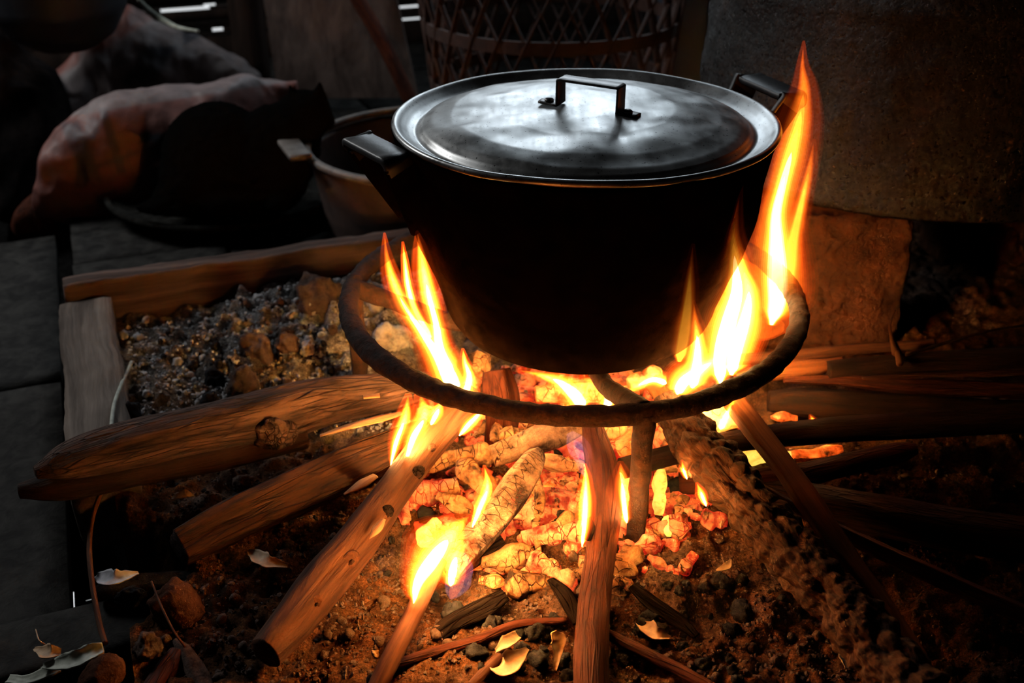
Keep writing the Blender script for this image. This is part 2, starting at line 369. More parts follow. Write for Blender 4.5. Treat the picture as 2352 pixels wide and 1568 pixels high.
# ---------------------------------------------------------------- hearth frame geometry
TH = R(22); U = np.array([math.cos(TH), math.sin(TH), 0]); NV = np.array([-math.sin(TH), math.cos(TH), 0]); Z = np.array([0, 0, 1.])
K = P(140, 655, .055); K[2] = 0
FLZ = -.05
def sm(a, b, x): t = np.clip((x-a)/(b-a), 0, 1); return t*t*(3-2*t)
VOID = P(185, 1330, 0)[:2]
def gauss(x, y, c, r): return np.exp(-((x-c[0])**2+(y-c[1])**2)/r**2)
HEAP = P(700, 745, 0); HEAP2 = P(640, 840, 0); CEN = np.array([0, -.03]); H3 = P(900, 760, 0)
def hgt(x, y):
    x = np.asarray(x, float); y = np.asarray(y, float); q = np.stack([x, y, 0*x], -1)
    h = .006*fbm(q*9, 3, 3)+.0065*fbm(q*34, 3, 5)
    ashy = gauss(x, y, (-.4, .1), .3)
    h = h+.030*gauss(x, y, HEAP, .09)+.016*gauss(x, y, HEAP2, .05)+.016*gauss(x, y, CEN, .16)+.03*gauss(x, y, H3, .08)
    h = h+(.010*fbm(q*60, 3, 8)+.004)*np.clip(gauss(x, y, HEAP, .16)*1.4, 0, 1)
    h = h+.0042*fbm(q*110, 3, 11)+.004*np.abs(fbm(q*55, 2, 14))
    s = (x-K[0])*U[0]+(y-K[1])*U[1]; t = -((x-K[0])*NV[0]+(y-K[1])*NV[1])
    h = h+.012*sm(.12, .02, s)*sm(.05, .15, t)*sm(.45, .3, t)
    v = gauss(x, y, VOID, .085); h = h-.10*sm(.28, .8, v)
    return h
def build_ground():
    s = np.linspace(.03, 1.75, 620); t = np.linspace(.01, 1.0, 430)
    S, Tt = np.meshgrid(s, t, indexing='ij'); X = K[0]+S*U[0]-Tt*NV[0]; Y = K[1]+S*U[1]-Tt*NV[1]
    Zz = hgt(X, Y); V = np.stack([X, Y, Zz], -1).reshape(-1, 3)
    n, m = S.shape; I = np.arange(n*m).reshape(n, m)
    f = np.stack([I[:-1, :-1], I[1:, :-1], I[1:, 1:], I[:-1, 1:]], -1).reshape(-1, 4)[:, ::-1]
    ok = (gauss(X, Y, VOID, .085) < .62).reshape(-1); f = f[ok[f].all(1)]
    q = np.stack([X, Y, 0*X], -1).reshape(-1, 3); nz = fbm(q*14, 4, 21)
    x, y = X.ravel(), Y.ravel()
    a = np.clip(sm(-.12, -.24, x)*sm(-.12, .0, y)*1.0+.25*nz*sm(-.05, -.2, x), 0, 1)[:, None]
    b = np.clip(gauss(x, y, HEAP, .12)*1.1+gauss(x, y, H3, .12)*1.2+.3*nz, 0, 1)[:, None]
    c = np.array([.27, .12, .055])*(1-a)+np.array([.38, .34, .30])*a
    c = c*(1-b)+np.array([.64, .64, .65])*b
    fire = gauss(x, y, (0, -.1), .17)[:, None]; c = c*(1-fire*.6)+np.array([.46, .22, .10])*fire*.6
    dk = np.clip(fbm(q*26, 3, 33)-.15, 0, 1)[:, None]; c = c*(1-.8*dk)
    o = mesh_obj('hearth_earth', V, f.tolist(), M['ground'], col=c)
    tag(o, 'brown earth and grey ash filling the hearth under the fire', 'earth', kind='stuff')
build_ground()

# ---------------------------------------------------------------- room shell (the house around the hearth)
floor = empty('floor', (0, 0, FLZ)); floor['kind'] = 'structure'
def child_box(name, c, ax, ay, az, hx, hy, hz, mat, parent, **kw):
    o = box(name, np.array(c)-np.array(parent.location), ax, ay, az, hx, hy, hz, mat, parent, **kw); return o
# planks left of the hearth run along the left beam; planks behind run along the back beam
s0 = -.0215
for i in range(6):                                    # left side, long planks in two lengths
    w = .118
    for t0, t1 in ((-.45, .028), (.034, 1.4)):
        c = K+U*(s0-w/2-i*(w+.004))-NV*(t0+t1)/2; c[2] = FLZ-.012+.003*((i*7) % 3-1)
        child_box('plank', c, U, NV, Z, w/2, (t1-t0)/2, .012, M['plank'], floor, n=(4, 20, 1), noise=.0015, freq=30, seed=i+int(t0*10)+9, bev=.003)
for i in range(11):                                   # behind the back beam
    w = .13
    for j, (a0, a1) in enumerate(((.0, .22), (.226, .62), (.626, 1.9))):
        c = K+U*(a0+a1)/2+NV*(.04+w/2+i*(w+.004)); c[2] = FLZ-.012+.003*((i*5+j) % 3-1)
        child_box('plank', c, U, NV, Z, (a1-a0)/2, w/2, .012, M['plank'], floor, n=(12, 4, 1), noise=.0015, freq=30, seed=i*3+j+60, bev=.003)
# added black slabs below the gap, blocking skylight except at the bright slits
def st_(px, py, z=-.155): q = P(px, py, z); return (q-K) @ U, -(q-K) @ NV
def blocker_box(sa, sb, ta, tb):
    c = K+U*(sa+sb)/2-NV*(ta+tb)/2; child_box('gap_blocker', [c[0], c[1], -.16], U, NV, Z, (sb-sa)/2, (tb-ta)/2, .005, M['black'], floor)
(sA, tA), (sB, tB) = st_(162, 1343), st_(172, 1402); (sC, tC), (sD, tD) = st_(193, 1362), st_(211, 1376)
blocker_box(sA-.3, sD+.3, tA-.4, tA); blocker_box(sA-.3, sD+.3, tB, tB+.4); blocker_box(sA-.3, sA, tA, tB); blocker_box(sB, sC, tA, tB); blocker_box(sC, sD, tA, tC); blocker_box(sC, sD, tD, tB); blocker_box(sD, sD+.3, tA, tB)
vc = np.array([*P(186, 1365, -.24)[:2], -.25])
for dx_, dy_, hx_, hy_ in ((1.55, 0, 1.5, 2.4), (-1.55, 0, 1.5, 2.4), (0, 1.3, .1, 1.2), (0, -1.3, .1, 1.2)): child_box('underfloor_blocker', vc+U*dx_+NV*dy_, U, NV, Z, hx_, hy_, .02, M['black'], floor)  # unseen slabs added under the planks to keep skylight out of their gaps

def wall(name, origin, du, length, z0, z1, slat, gap, mat, skip=None, seed=0, thick=.006):
    w = empty(name, tuple(origin)); w['kind'] = 'structure'; rnd = random.Random(seed); z = z0
    du = np.array(du, float); nn = np.cross(du, Z)
    while z < z1:
        h = slat*rnd.uniform(.85, 1.15); g = gap*rnd.uniform(.0, 1.6)
        tilt = rnd.uniform(-.006, .006)
        segs = [(-length/2, length/2)]
        if skip and skip[2] < z+h/2 < skip[3]: segs = [(-length/2, skip[0]), (skip[1], length/2)]
        for a, b in segs:
            o = child_box('slat', np.array(origin)+du*(a+b)/2+Z*(z+h/2), du+Z*tilt, nn, Z, (b-a)/2, thick, h/2, mat, w, bev=.002, n=(6, 1, 1))
        z += h+g
    return w
WO = np.array([*(K[:2]+NV[:2]*1.55+U[:2]*.75), 0.])
def W_(px, py):
    d = ray(px, py); t = ((WO-CAM) @ NV)/(d @ NV); q = CAM+d*t; return (q-WO) @ U, q[2]
SLITS = [(370, 30, 480, 12, 7), (468, 12, 494, 9, 5), (905, 23, 990, 6, 6), (912, 47, 990, 38, 5), (488, 69, 512, 65, 8), (578, 52, 588, 50, 8)]
wb = empty('wall_back', tuple(WO)); wb['kind'] = 'structure'
sl = [(*W_(a_, b_), *W_(c_, d_), W_(a_, b_-h_/2)[1]-W_(a_, b_+h_/2)[1]) for a_, b_, c_, d_, h_ in SLITS]
def wslat(x0, x1, z0, z1, tilt=0.):
    if x1-x0 < .004 or z1-z0 < .001: return
    child_box('slat', WO+U*(x0+x1)/2+Z*(z0+z1)/2, U+Z*tilt, NV, Z, (x1-x0)/2, .006, (z1-z0)/2, M['dark_plank'], wb, bev=.0015)
rows = sorted(((s_[1]+s_[3])/2, s_) for s_ in sl); zc = FLZ-.05; i_ = 0
for zm, (xa, za, xb, zb, hh) in rows:
    if zm-hh/2 > zc: wslat(-2.1, 2.1, zc, zm-hh/2)
    z0_ = max(zc, zm-hh/2)
    if xb < xa: xa, xb = xb, xa
    wslat(-2.1, xa, z0_, zm+hh/2); wslat(xb, 2.1, z0_, zm+hh/2); zc = zm+hh/2
while zc < 2.1:
    h_ = .085
    if .72 < zc+h_/2 < 1.25: wslat(-2.1, -.75, zc, zc+h_-.001); wslat(.55, 2.1, zc, zc+h_-.001)
    else: wslat(-2.1, 2.1, zc, zc+h_)
    zc += h_
E2 = empty('wall_left', (0, 0, 0)); bpy.data.objects.remove(E2)
wall('wall_left', (-1.75, .1, 0), (0, 1, 0), 4.2, -.4, 2.1, .12, .0, M['dark_plank'], skip=(.35, 1.0, .8, 1.4), seed=4)
wall('wall_right', (1.6, .1, 0), (0, 1, 0), 4.6, -.4, 2.1, .3, .0, M['dark_plank'], seed=5)
wall('wall_front', (0, -1.9, 0), (1, 0, 0), 4.2, -.4, 2.1, .3, .0, M['dark_plank'], seed=6)
ce = box('ceiling', (0, .2, 2.12), (1, 0, 0), (0, 1, 0), Z, 2.4, 2.6, .02, M['dark_plank']); ce['kind'] = 'structure'

# ---------------------------------------------------------------- hearth frame beams
fr = empty('hearth_frame', tuple(K)); tag(fr, 'weathered wooden frame around the ash bed, corner at the left', 'frame')
L1 = 1.5
def beam(name, a, b, hw, z0, z1, mat, seed, n=60, wav=.004):
    d = (b-a); L = np.linalg.norm(d); d = d/L; s = np.array([-d[1], d[0], 0])
    V, fs, T = box_data((0, 0, 0), (1, 0, 0), (0, 1, 0), Z, L/2, hw, (z1-z0)/2, n=(n, 6, 5), bev=.006)
    V = V.copy(); w = fbm(np.stack([V[:, 0]*7, 0*V[:, 0], 0*V[:, 0]+seed], -1), 3, seed)
    V[:, 2] += w*wav; V[:, 1] += wav*1.4*fbm(np.stack([V[:, 0]*6, 0*V[:, 0]+4, 0*V[:, 0]+seed], -1), 3, seed+4)
    V += .0014*np.stack([fbm(V*50+9*k, 3, seed+k) for k in range(3)], -1)
    Wd = (a+b)/2+V[:, :1]*d+V[:, 1:2]*s+V[:, 2:]*Z+Z*(z0+z1)/2-K
    return mesh_obj(name, Wd, fs, mat, fr, tc=np.stack([T[:, 1], T[:, 2], T[:, 0]], -1))
beam('back_beam', K+U*.0+NV*.014, K+U*.50+NV*.014, .017, FLZ, .054, M['beam_red'], 2)
beam('back_beam', K+U*.56+NV*.014, K+U*L1+NV*.014, .017, FLZ, .05, M['beam_red'], 5)
beam('left_beam', K+U*.024-NV*.012, K+U*.024-NV*.385, .030, FLZ, .040, M['beam'], 3)

# ---------------------------------------------------------------- cooking pot
PC = np.array([.003, 0, 0])
pot = empty('cooking_pot', (PC[0], 0, .112)); tag(pot, 'large soot-black two-handled cooking pot standing on the iron trivet', 'pot')
def pdisp(V):
    V = V.copy(); n = fbm(V*18, 3, 2)[:, None]; d = V.copy(); d[:, 2] = 0; r = np.linalg.norm(d, axis=1, keepdims=True)+1e-9
    return V+d/r*n*.0022+np.c_[0*n, 0*n, .0015*n]
prof = [(0.0005, .000), (.09, .000), (.107, .002), (.120, .009), (.1285, .022), (.1335, .040), (.1420, .065), (.1530, .092), (.1605, .125), (.1655, .165), (.1685, .190), (.1700, .196),
        (.1715, .1985), (.1712, .2015), (.1690, .2022), (.1670, .200), (.1655, .190), (.150, .10), (.128, .03), (.10, .006), (.0005, .006)]
lathe('pot_body', dense(prof, 110), M['soot'], seg=160, parent=pot, disp=pdisp)
def strap(name, pts, wv, half, th, mat, parent, off, n=50, seed=0):
    """bent flat strap following pts, width vector wv"""
    p = catmull(pts, n); t = np.gradient(p, axis=0); t /= np.linalg.norm(t, axis=1)[:, None]
    wv = np.array(wv, float); w = wv-(t @ wv)[:, None]*t; w /= np.linalg.norm(w, axis=1)[:, None]; nn = np.cross(t, w)
    hs = half if np.ndim(half) else np.full(n, half)
    hs = np.interp(np.linspace(0, 1, n), np.linspace(0, 1, len(hs)), hs) if len(hs) != n else hs
    cs = [(-1, -.6), (-.9, -1), (.9, -1), (1, -.6), (1, .6), (.9, 1), (-.9, 1), (-1, .6)]
    V = np.array([[p[i]+w[i]*a*hs[i]+nn[i]*b*th for a, b in cs] for i in range(n)]).reshape(-1, 3)-np.array(off)
    fs = [(i*8+j, i*8+(j+1) % 8, i*8+8+(j+1) % 8, i*8+8+j) for i in range(n-1) for j in range(8)]
    fs += [tuple(range(7, -1, -1)), tuple((n-1)*8+j for j in range(8))]
    return mesh_obj(name, V, fs, mat, parent, tc=V)
def hard(pts, r=.18):
    """keep corners tight by doubling points near them"""
    pts = [np.array(p, float) for p in pts]; out = [pts[0]]
    for a, b, c in zip(pts, pts[1:], pts[2:]): out += [b+(a-b)*r, b*.9+.05*(a+(b-a)*0.5+c+(b-c)*0.5) if False else b*.86+.07*(b+(a-b)*r+b+(c-b)*r), b+(c-b)*r]
    return out+[pts[-1]]
zh = .311
A, B, C_, D = P(790, 320, zh), P(848, 307, zh), P(936, 349, zh), P(884, 372, zh)
wv = (B-A); wv /= np.linalg.norm(wv)
p1 = (A+B)/2; p2 = (C_+D)/2; cc = PC+Z*0
def onbody(p, z, r, k=1.0):
    a = math.atan2(p[1], p[0]-PC[0]); return np.array([PC[0]+r*math.cos(a), r*math.sin(a), z])
def pot_handle(p1, p2, wv):
    b1 = onbody(p1+(p2-p1)*.15, .245, .161); b2 = onbody(p2, .245, .161)
    o = strap('handle', hard([b1, p1-Z*.002, p2-Z*.002, b2], .2), wv, .0142, .0035, M['blackhandle'], pot, pot.location, n=70)
    o.data.materials.append(M['soot'])
    for pl in o.data.polygons:
        if pl.center[2]+pot.location[2] < p1[2]-.012 or pl.normal[2] < -.3: pl.material_index = 1
    for b in (b1, b2):
        lump('rivet', b-np.array(pot.location), (.004, .004, .004), M['soot'], o, sub=2, rough=.05)
pot_handle(p1, p2, wv)
A2, B2, C2, D2 = P(1692, 176, .321), P(1745, 170, .321), P(1850, 215, .321), P(1800, 222, .321)
q1 = (A2+B2)/2; q2 = (C2+D2)/2; pot_handle(q1, q2, (q1+q2)/2-PC-Z*.321)

# lid (a thing of its own)
LZ = .312
lidr = empty('pot_lid', (PC[0], 0, LZ)); tag(lidr, 'dented grey aluminium lid with strap handle on the large cooking pot', 'lid')
def ldisp(V):
    V = V.copy(); r = np.linalg.norm(V[:, :2], axis=1); q = V*np.array([1, 1, 0])
    d = .0018*fbm(q*13+2.2, 2, 4)+.0008*fbm(q*36, 2, 6)
    for (px, py, a, rr) in ((1430, 320, -.0034, .020), (1490, 325, .003, .022), (1370, 335, .0032, .026), (1250, 310, -.002, .03), (1060, 300, .003, .03), (1180, 370, .0035, .018), (1010, 330, -.003, .025)):
        c = P(px, py, LZ+.012)-PC; d = d+a*np.exp(-((V[:, 0]-c[0])**2+(V[:, 1]-c[1])**2)/rr**2)
    V[:, 2] += d*sm(.150, .125, r)
    th = np.arctan2(V[:, 1], V[:, 0]); V[:, 2] += .0012*vn(np.stack([np.cos(th)*3, np.sin(th)*3, 0*th], -1), 3)*sm(.12, .17, r)
    c = P(1120, 190, LZ+.004)-PC; g = np.exp(-((V[:, 0]-c[0])**2+(V[:, 1]-c[1])**2)/.007**2); V[:, 2] -= .004*g
    V[:, :2] *= (1-.012*g)[:, None]
    return V
lp = [(.0005, .0185), (.04, .0180), (.08, .0155), (.12, .0100), (.138, .0055), (.1455, .0020), (.149, -.0025), (.152, -.0035), (.158, -.001), (.164, .003), (.167, .0055), (.1695, .0068), (.1718, .0062), (.1728, .004), (.172, .0015), (.170, .000), (.166, .000), (.160, -.003), (.15, -.006), (.138, .003), (.08, .012), (.0005, .016)]
lathe('lid_plate', dense(lp, 200), M['lid'], seg=260, parent=lidr, disp=ldisp)
hz = LZ+.0195
f1, f2 = P(1252, 233, hz), P(1452, 263, hz-.001)
l1, l2 = P(1287, 237, hz), P(1424, 258, hz-.001)
ax = (f2-f1)/np.linalg.norm(f2-f1); wv2 = np.cross(Z, ax)
t1, t2 = l1+Z*.0225, l2+Z*.0225
lh = strap('lid_handle', hard([f1-ax*.005, l1, t1, t2, l2, f2+ax*.006], .16), wv2, [.005, .0095, .0095, .0095, .009, .009, .009, .009, .009, .009, .0095, .0095, .0095, .005], .0011, M['strap'], lidr, lidr.location, n=110)
for c in (f1+ax*.004, f2-ax*.004):
    lump('rivet', c+Z*.0018-np.array(lidr.location), (.0042, .0042, .0026), M['strap'], lh, sub=3, rough=.04, rot=(0, 0, 0))

# ---------------------------------------------------------------- iron trivet
RC = np.array([-.004, 0, 0]); RR = .2165; RZ = .141; RT = .0092
tri = empty('iron_trivet', (RC[0], 0, 0)); tag(tri, 'rough black iron ring trivet on three legs over the fire', 'trivet')
th = np.linspace(0, 2*PI, 360, endpoint=False)
tube('ring', np.stack([RR*np.cos(th), RR*np.sin(th), RZ+.002*np.sin(2*th+1)], -1), np.full(360, RT), M['iron'], tri, closed=True, seg=24, amp=.0011, freq=130, stretch=1, seed=5, upv=(0, 0, 1))
for k, a in enumerate((R(-77.2), R(176), R(49))):
    c, s = math.cos(a), math.sin(a)
    tube('leg', [(RR*c, RR*s, RZ), (RR*c*1.0, RR*s*1.0, .09), (RR*c*1.0, RR*s*1.0, -.006)], [RT*1.05, RT*.95, RT*.85], M['iron'], tri, n=50, seg=18, amp=.0009, freq=90, stretch=1, seed=6+k)
    tube('prong', [(RR*c, RR*s, RZ), (.17*c, .17*s, .1245), (.122*c, .122*s, .107), (.085*c, .085*s, .1025)], [RT, RT*.95, RT*.9, RT*.85], M['iron'], tri, n=40, seg=16, amp=.0009, freq=90, stretch=1, seed=16+k)

# ---------------------------------------------------------------- firewood
def log(name, pts, mat, label, cat='log', seed=0, amp=.0012, freq=60, n=90, seg=36, group=None, **kw):
    """pts: (px, py, z, radius in px) of the centre line"""
    pa = np.array([P(x, y, z) for x, y, z, r in pts]); ra = [r*depth(p)/FOC for p, (_, _, _, r) in zip(pa, pts)]
    base = pa[0].copy(); V, fs, T = tube_data(pa-base, ra, n=n, seg=seg, amp=amp, freq=freq, seed=seed, **kw)
    o = mesh_obj(name, V, fs, mat, tc=T); o.location = base
    if label: tag(o, label, cat, group)
    return o
def part_lump(parent, name, px, py, z, size_px, mat, seed, rot=(0, 0, 0), rough=.2, sub=3, label=None):
    p = P(px, py, z); k = depth(p)/FOC
    o = lump(name, p-np.array(parent.location), tuple(s*k for s in size_px), mat, parent, seed=seed, rot=rot, rough=rough, sub=sub)
    if label: o['label'] = label
    return o
lg = log('firewood_log', [(82, 1088, .068, 22), (150, 1066, .068, 50), (260, 1035, .066, 60), (430, 995, .062, 63), (600, 962, .055, 68), (740, 922, .05, 60), (900, 895, .05, 50), (990, 880, .05, 40)], M['bark_old'],
     'thick reddish log with a knot, tip resting over the left frame beam', seed=1, amp=.0034, freq=38, n=200, seg=64)
def knot(parent, pts, px, py, name, sz, mat, seed, rough=.08):
    """flattened knot seated on the surface of a tube where the line of sight meets it"""
    pa = np.array([P(x, y, z) for x, y, z, r in pts]); ra = np.array([r*depth(p)/FOC for p, (_, _, _, r) in zip(pa, pts)])
    c = catmull(np.c_[pa, ra], 200); d = ray(px, py); d = d/np.linalg.norm(d); q = c[:, :3]-CAM; t = q @ d; off = (CAM+t[:, None]*d)-c[:, :3]; dist = np.linalg.norm(off, axis=1); i = dist.argmin()
    o = off[i]; r = c[i, 3]; k = max(0, r*r-min(dist[i], r*.95)**2)**.5; nrm = o-d*k; nrm /= np.linalg.norm(nrm); pos = c[i, :3]+nrm*r*.96; ks = depth(pos)/FOC
    V, fs = ico(3); ax = c[min(i+1, 199), :3]-c[i-1, :3]; ax -= nrm*(ax @ nrm); ax /= np.linalg.norm(ax); b = np.cross(nrm, ax)
    W3 = V*(1+rough*fbm(V*2+seed, 3, seed)[:, None]); L = W3*np.array([sz[0]*ks, sz[1]*ks, sz[2]*ks]); X = L @ np.array([ax, b, nrm])+pos-np.array(parent.location)
    return mesh_obj(name, X, fs, mat, parent, tc=L)
def strip(parent, name, pts, mat, seed=0, flat=.35, poly=4):
    pa = np.array([P(x, y, z) for x, y, z, r in pts]); ra = [r*depth(p)/FOC for p, (_, _, _, r) in zip(pa, pts)]
    V, fs, T = tube_data(pa-np.array(parent.location), ra, n=30, seg=14, amp=.0008, freq=90, seed=seed, flat=flat); return mesh_obj(name, V, fs, mat, parent, tc=T)
LA_ = [(82, 1088, .068, 22), (150, 1066, .068, 50), (260, 1035, .066, 60), (430, 995, .062, 63), (600, 962, .055, 68), (740, 922, .05, 60), (900, 895, .05, 50), (990, 880, .05, 40)]
kk = knot(lg, LA_, 632, 1000, 'knot', (52, 40, 22), M['bark_old'], 3, .25); kc = knot(lg, LA_, 628, 1006, 'knot_core', (24, 20, 28), M['char'], 4, .35); kc.parent = kk
o_ = strip(lg, 'exposed_wood', [(735, 1000, .058, 3), (800, 980, .064, 9), (870, 962, .066, 13), (925, 948, .062, 7)], M['pale_grain'], 4); o_['label'] = 'pale strip of exposed wood under peeled bark'
strip(lg, 'exposed_wood', [(835, 912, .082, 8), (872, 908, .082, 10)], M['pale_grain'], 5)
log('firewood_log', [(45, 1128, .045, 16), (150, 1112, .045, 36), (330, 1078, .04, 38), (560, 1030, .035, 36), (700, 1000, .03, 30)], M['bark_dark'], 'dark split log lying directly under the thick reddish log', seed=2, amp=.0015)
lg = log('firewood_log', [(412, 1258, .022, 50), (520, 1205, .024, 58), (640, 1150, .026, 60), (780, 1085, .03, 60), (900, 1035, .036, 52), (985, 1000, .04, 44)], M['bark'],
     'dark squared log with a flat sawn end pointing left, below the reddish log', seed=3, amp=.0022, freq=60, n=180, seg=64, poly=4, stretch=.12)
V, fs, T = tube_data(np.array([P(408, 1260, .022), P(414, 1257, .022)])-np.array(lg.location), [.0155, .0162], n=3, seg=24, poly=4, seed=3); mesh_obj('sawn_end', V, fs, M['bark_dark'], lg, tc=T)
strip(lg, 'exposed_wood', [(790, 1135, .045, 4), (830, 1112, .05, 14), (862, 1092, .05, 8)], M['pale_grain'], 6)
lg = log('firewood_branch', [(610, 1500, .022, 40), (668, 1432, .024, 47), (735, 1345, .028, 49), (810, 1255, .036, 46), (890, 1145, .048, 42), (965, 1045, .062, 40), (1040, 955, .08, 38), (1085, 905, .09, 34)], M['bark_grey'],
     'straight knotty branch slanting up into the fire from bottom left', 'branch', seed=4, amp=.0016, freq=60, n=220, seg=56)
CP_ = [(610, 1500, .022, 40), (668, 1432, .024, 47), (735, 1345, .028, 49), (810, 1255, .036, 46), (890, 1145, .048, 42), (965, 1045, .062, 40), (1040, 955, .08, 38), (1085, 905, .09, 34)]
for kx, ky, w_, mt in ((803, 1288, 27, 'stick'), (722, 1385, 22, 'stick'), (958, 1088, 22, 'char'), (885, 1180, 24, 'char'), (990, 1030, 14, 'bark_grey')):
    kk = knot(lg, CP_, kx, ky, 'knot', (w_, w_*.72, 7), M[mt], int(kx)); kc = knot(lg, CP_, kx+2, ky+2, 'knot_core', (w_*.42, w_*.3, 10), M['bark_dark'], int(kx)+1, .2); kc.parent = kk
strip(lg, 'exposed_wood', [(848, 1238, .052, 3), (866, 1215, .056, 13), (882, 1192, .056, 5)], M['pale_grain'], 7)
log('stick', [(850, 1610, .02, 22), (895, 1520, .026, 24), (945, 1420, .034, 22), (990, 1325, .044, 21), (1012, 1285, .05, 17)], M['stick'], 'thin bare stick at bottom centre with its upper end in the whitest flame', 'stick', seed=5, amp=.0006, n=80, seg=24)
log('charred_branch', [(1040, 1315, .035, 26), (1090, 1245, .04, 34), (1150, 1170, .05, 35), (1195, 1105, .058, 38), (1228, 1055, .066, 28), (1240, 1035, .07, 14)], M['char_ash'], 'grey ash-coated charred branch rising through the middle of the embers', 'branch', seed=6, amp=.0024, freq=55, n=80, poly=5)
log('charred_branch', [(1130, 1048, .04, 26), (1190, 1028, .046, 30), (1260, 1002, .055, 32), (1330, 975, .06, 24)], M['char_ash'], 'ash-covered branch lying just below the front of the ring', 'branch', seed=7, amp=.002, freq=55, n=60)
log('charred_branch', [(1225, 1080, .045, 12), (1240, 1150, .035, 15), (1230, 1200, .025, 13), (1238, 1270, .015, 10)], M['ember_ash'], 'thin ash-grey twig hanging down among the red embers', 'branch', seed=8, amp=.002, freq=60, n=50, seg=20)
lg = log('firewood_branch', [(1362, 1640, .022, 44), (1360, 1500, .026, 42), (1366, 1380, .032, 40), (1380, 1265, .042, 37), (1388, 1160, .055, 41), (1384, 1085, .066, 38), (1368, 1015, .078, 31), (1360, 975, .085, 24)], M['bark_red'],
     'smooth upright branch coming from the bottom edge beside the front trivet leg', 'branch', seed=9, amp=.0010, freq=50, n=150, seg=40)
part_lump(lg, 'knot', 1350, 1215, .062, (14, 14, 30), M['bark_dark'], 9, rough=.2)
# palm fruit stalk: bumpy
def stalk():
    pts = [(1530, 925, .085, 40), (1575, 985, .08, 52), (1640, 1065, .074, 60), (1720, 1160, .066, 62), (1810, 1260, .058, 62), (1900, 1360, .05, 64), (2000, 1470, .042, 70), (2120, 1610, .035, 74)]
    pa = np.array([P(x, y, z) for x, y, z, r in pts]); ra = [r*depth(p)/FOC*.82 for p, (_, _, _, r) in zip(pa, pts)]
    base = pa[0]; V, fs, T = tube_data(pa-base, ra, n=320, seg=90, amp=.0006, freq=110, seed=11, stretch=.5)
    o = mesh_obj('fruit_stalk', V, fs, M['rope'], tc=T); o.location = base
    tag(o, 'thick knobbly palm stalk slanting from the fire to the bottom right corner', 'branch')
    me = o.data; n0 = len(V)
    # knobs: cells in straightened space
    ang = np.arctan2(T[:, 1], T[:, 0]); L = T[:, 2]; q = np.stack([np.cos(ang)*1.15, np.sin(ang)*1.15, L/.0165], -1)
    r0 = np.random.default_rng(3); cells = r0.uniform(-1, 1, (300, 3)); cells[:, :2] /= np.linalg.norm(cells[:, :2], axis=1)[:, None]/1.15; cells[:, 2] = r0.uniform(-1, L.max()/.0165+1, 300)
    d1 = np.full(len(q), 9.); 
    for c in cells[::1]:
        dd = np.linalg.norm(q-c, axis=1)/r0.uniform(.7, 1.25); d1 = np.minimum(d1, dd)
    kn = np.clip(1-(d1/.62)**2, -.9, 1)+.55*fbm(T*np.array([160, 160, 120]), 3, 4)
    cl = catmull(np.array(pa-base), 320); cen = np.vstack([np.repeat(cl, 90, 0), np.repeat(cl[:1], 91, 0), np.repeat(cl[-1:], 91, 0)])[:len(V)]
    nr = V-cen; nr /= np.linalg.norm(nr, axis=1)[:, None]+1e-9; nr[320*90:] = 0
    V2 = V+nr*(kn[:, None]*.0050)*(.35+.65*sm(0, .07, L))[:, None]
    me.vertices.foreach_set('co', V2.astype(np.float32).ravel()); me.update()
M['rope'] = wood_mat('fibrous_stalk', (0.0156, 0.0066, 0.0034), (0.0893, 0.0363, 0.0169), sc=300, st=.3, bstr=1.0)
stalk()
log('split_stick', [(1680, 915, .085, 28), (1745, 1000, .08, 29), (1800, 1070, .075, 30), (1855, 1150, .068, 32), (1905, 1225, .06, 30), (1960, 1300, .05, 26), (2030, 1390, .04, 24), (2120, 1520, .03, 22)], M['split_wood'],
    'pale split stick crossing over the bumpy stalk area on the right of the fire', 'stick', seed=12, amp=.0010, n=110, seg=30, poly=4)
log('stick', [(1428, 1075, .045, 24), (1500, 1055, .046, 25), (1600, 1030, .048, 26), (1750, 1005, .05, 27), (1950, 985, .052, 29), (2200, 972, .055, 30), (2420, 960, .06, 30)], M['bark_dark'],
    'long round dark stick running level from the front leg to the right edge', 'stick', seed=13, amp=.0008, n=130, seg=30)
log('firewood_log', [(1560, 1110, .02, 24), (1700, 1105, .026, 27), (1850, 1088, .034, 27), (1980, 1058, .045, 26), (2060, 1040, .052, 24), (2105, 1030, .056, 14)], M['bark_red'],
    'dark log with a slanted pale cut tip, below the long round stick on the right', seed=14, amp=.0013)
log('firewood_log', [(1730, 1120, .02, 30), (1850, 1150, .02, 42), (2000, 1178, .022, 48), (2180, 1212, .022, 52), (2420, 1250, .024, 54)], M['bark'], 'thick dusty log running to the right edge in front of the firewood pile', seed=15, amp=.0015)
log('split_stick', [(1690, 1085, .05, 12), (1780, 1140, .045, 16), (1880, 1195, .04, 17), (2010, 1260, .03, 22), (2200, 1345, .02, 26), (2400, 1430, .02, 26)], M['bark_red'], 'slender split stick passing behind the bumpy stalk towards the lower right', 'stick', seed=16, amp=.001, poly=4)
log('split_board', [(1800, 872, .06, 10), (1930, 874, .062, 20), (2080, 886, .062, 27), (2250, 893, .062, 30), (2420, 900, .062, 32)], M['bark_red'], 'flat reddish split board widening to the right edge of the firewood pile', 'board', seed=17, flat=.6, poly=4, amp=.001)
log('split_board', [(1980, 868, .085, 8), (2100, 862, .085, 10), (2250, 858, .085, 12), (2420, 850, .085, 14)], M['bark_grey'], 'narrow splintered strip on top of the reddish split board', 'board', seed=27, flat=.5, poly=4, amp=.001)
log('firewood_log', [(1765, 920, .03, 22), (1850, 925, .03, 32), (2000, 935, .03, 34), (2200, 945, .03, 36), (2420, 955, .03, 38)], M['bark_dark'], 'dark log with curling bark end, under the reddish split board', seed=18, amp=.0014)
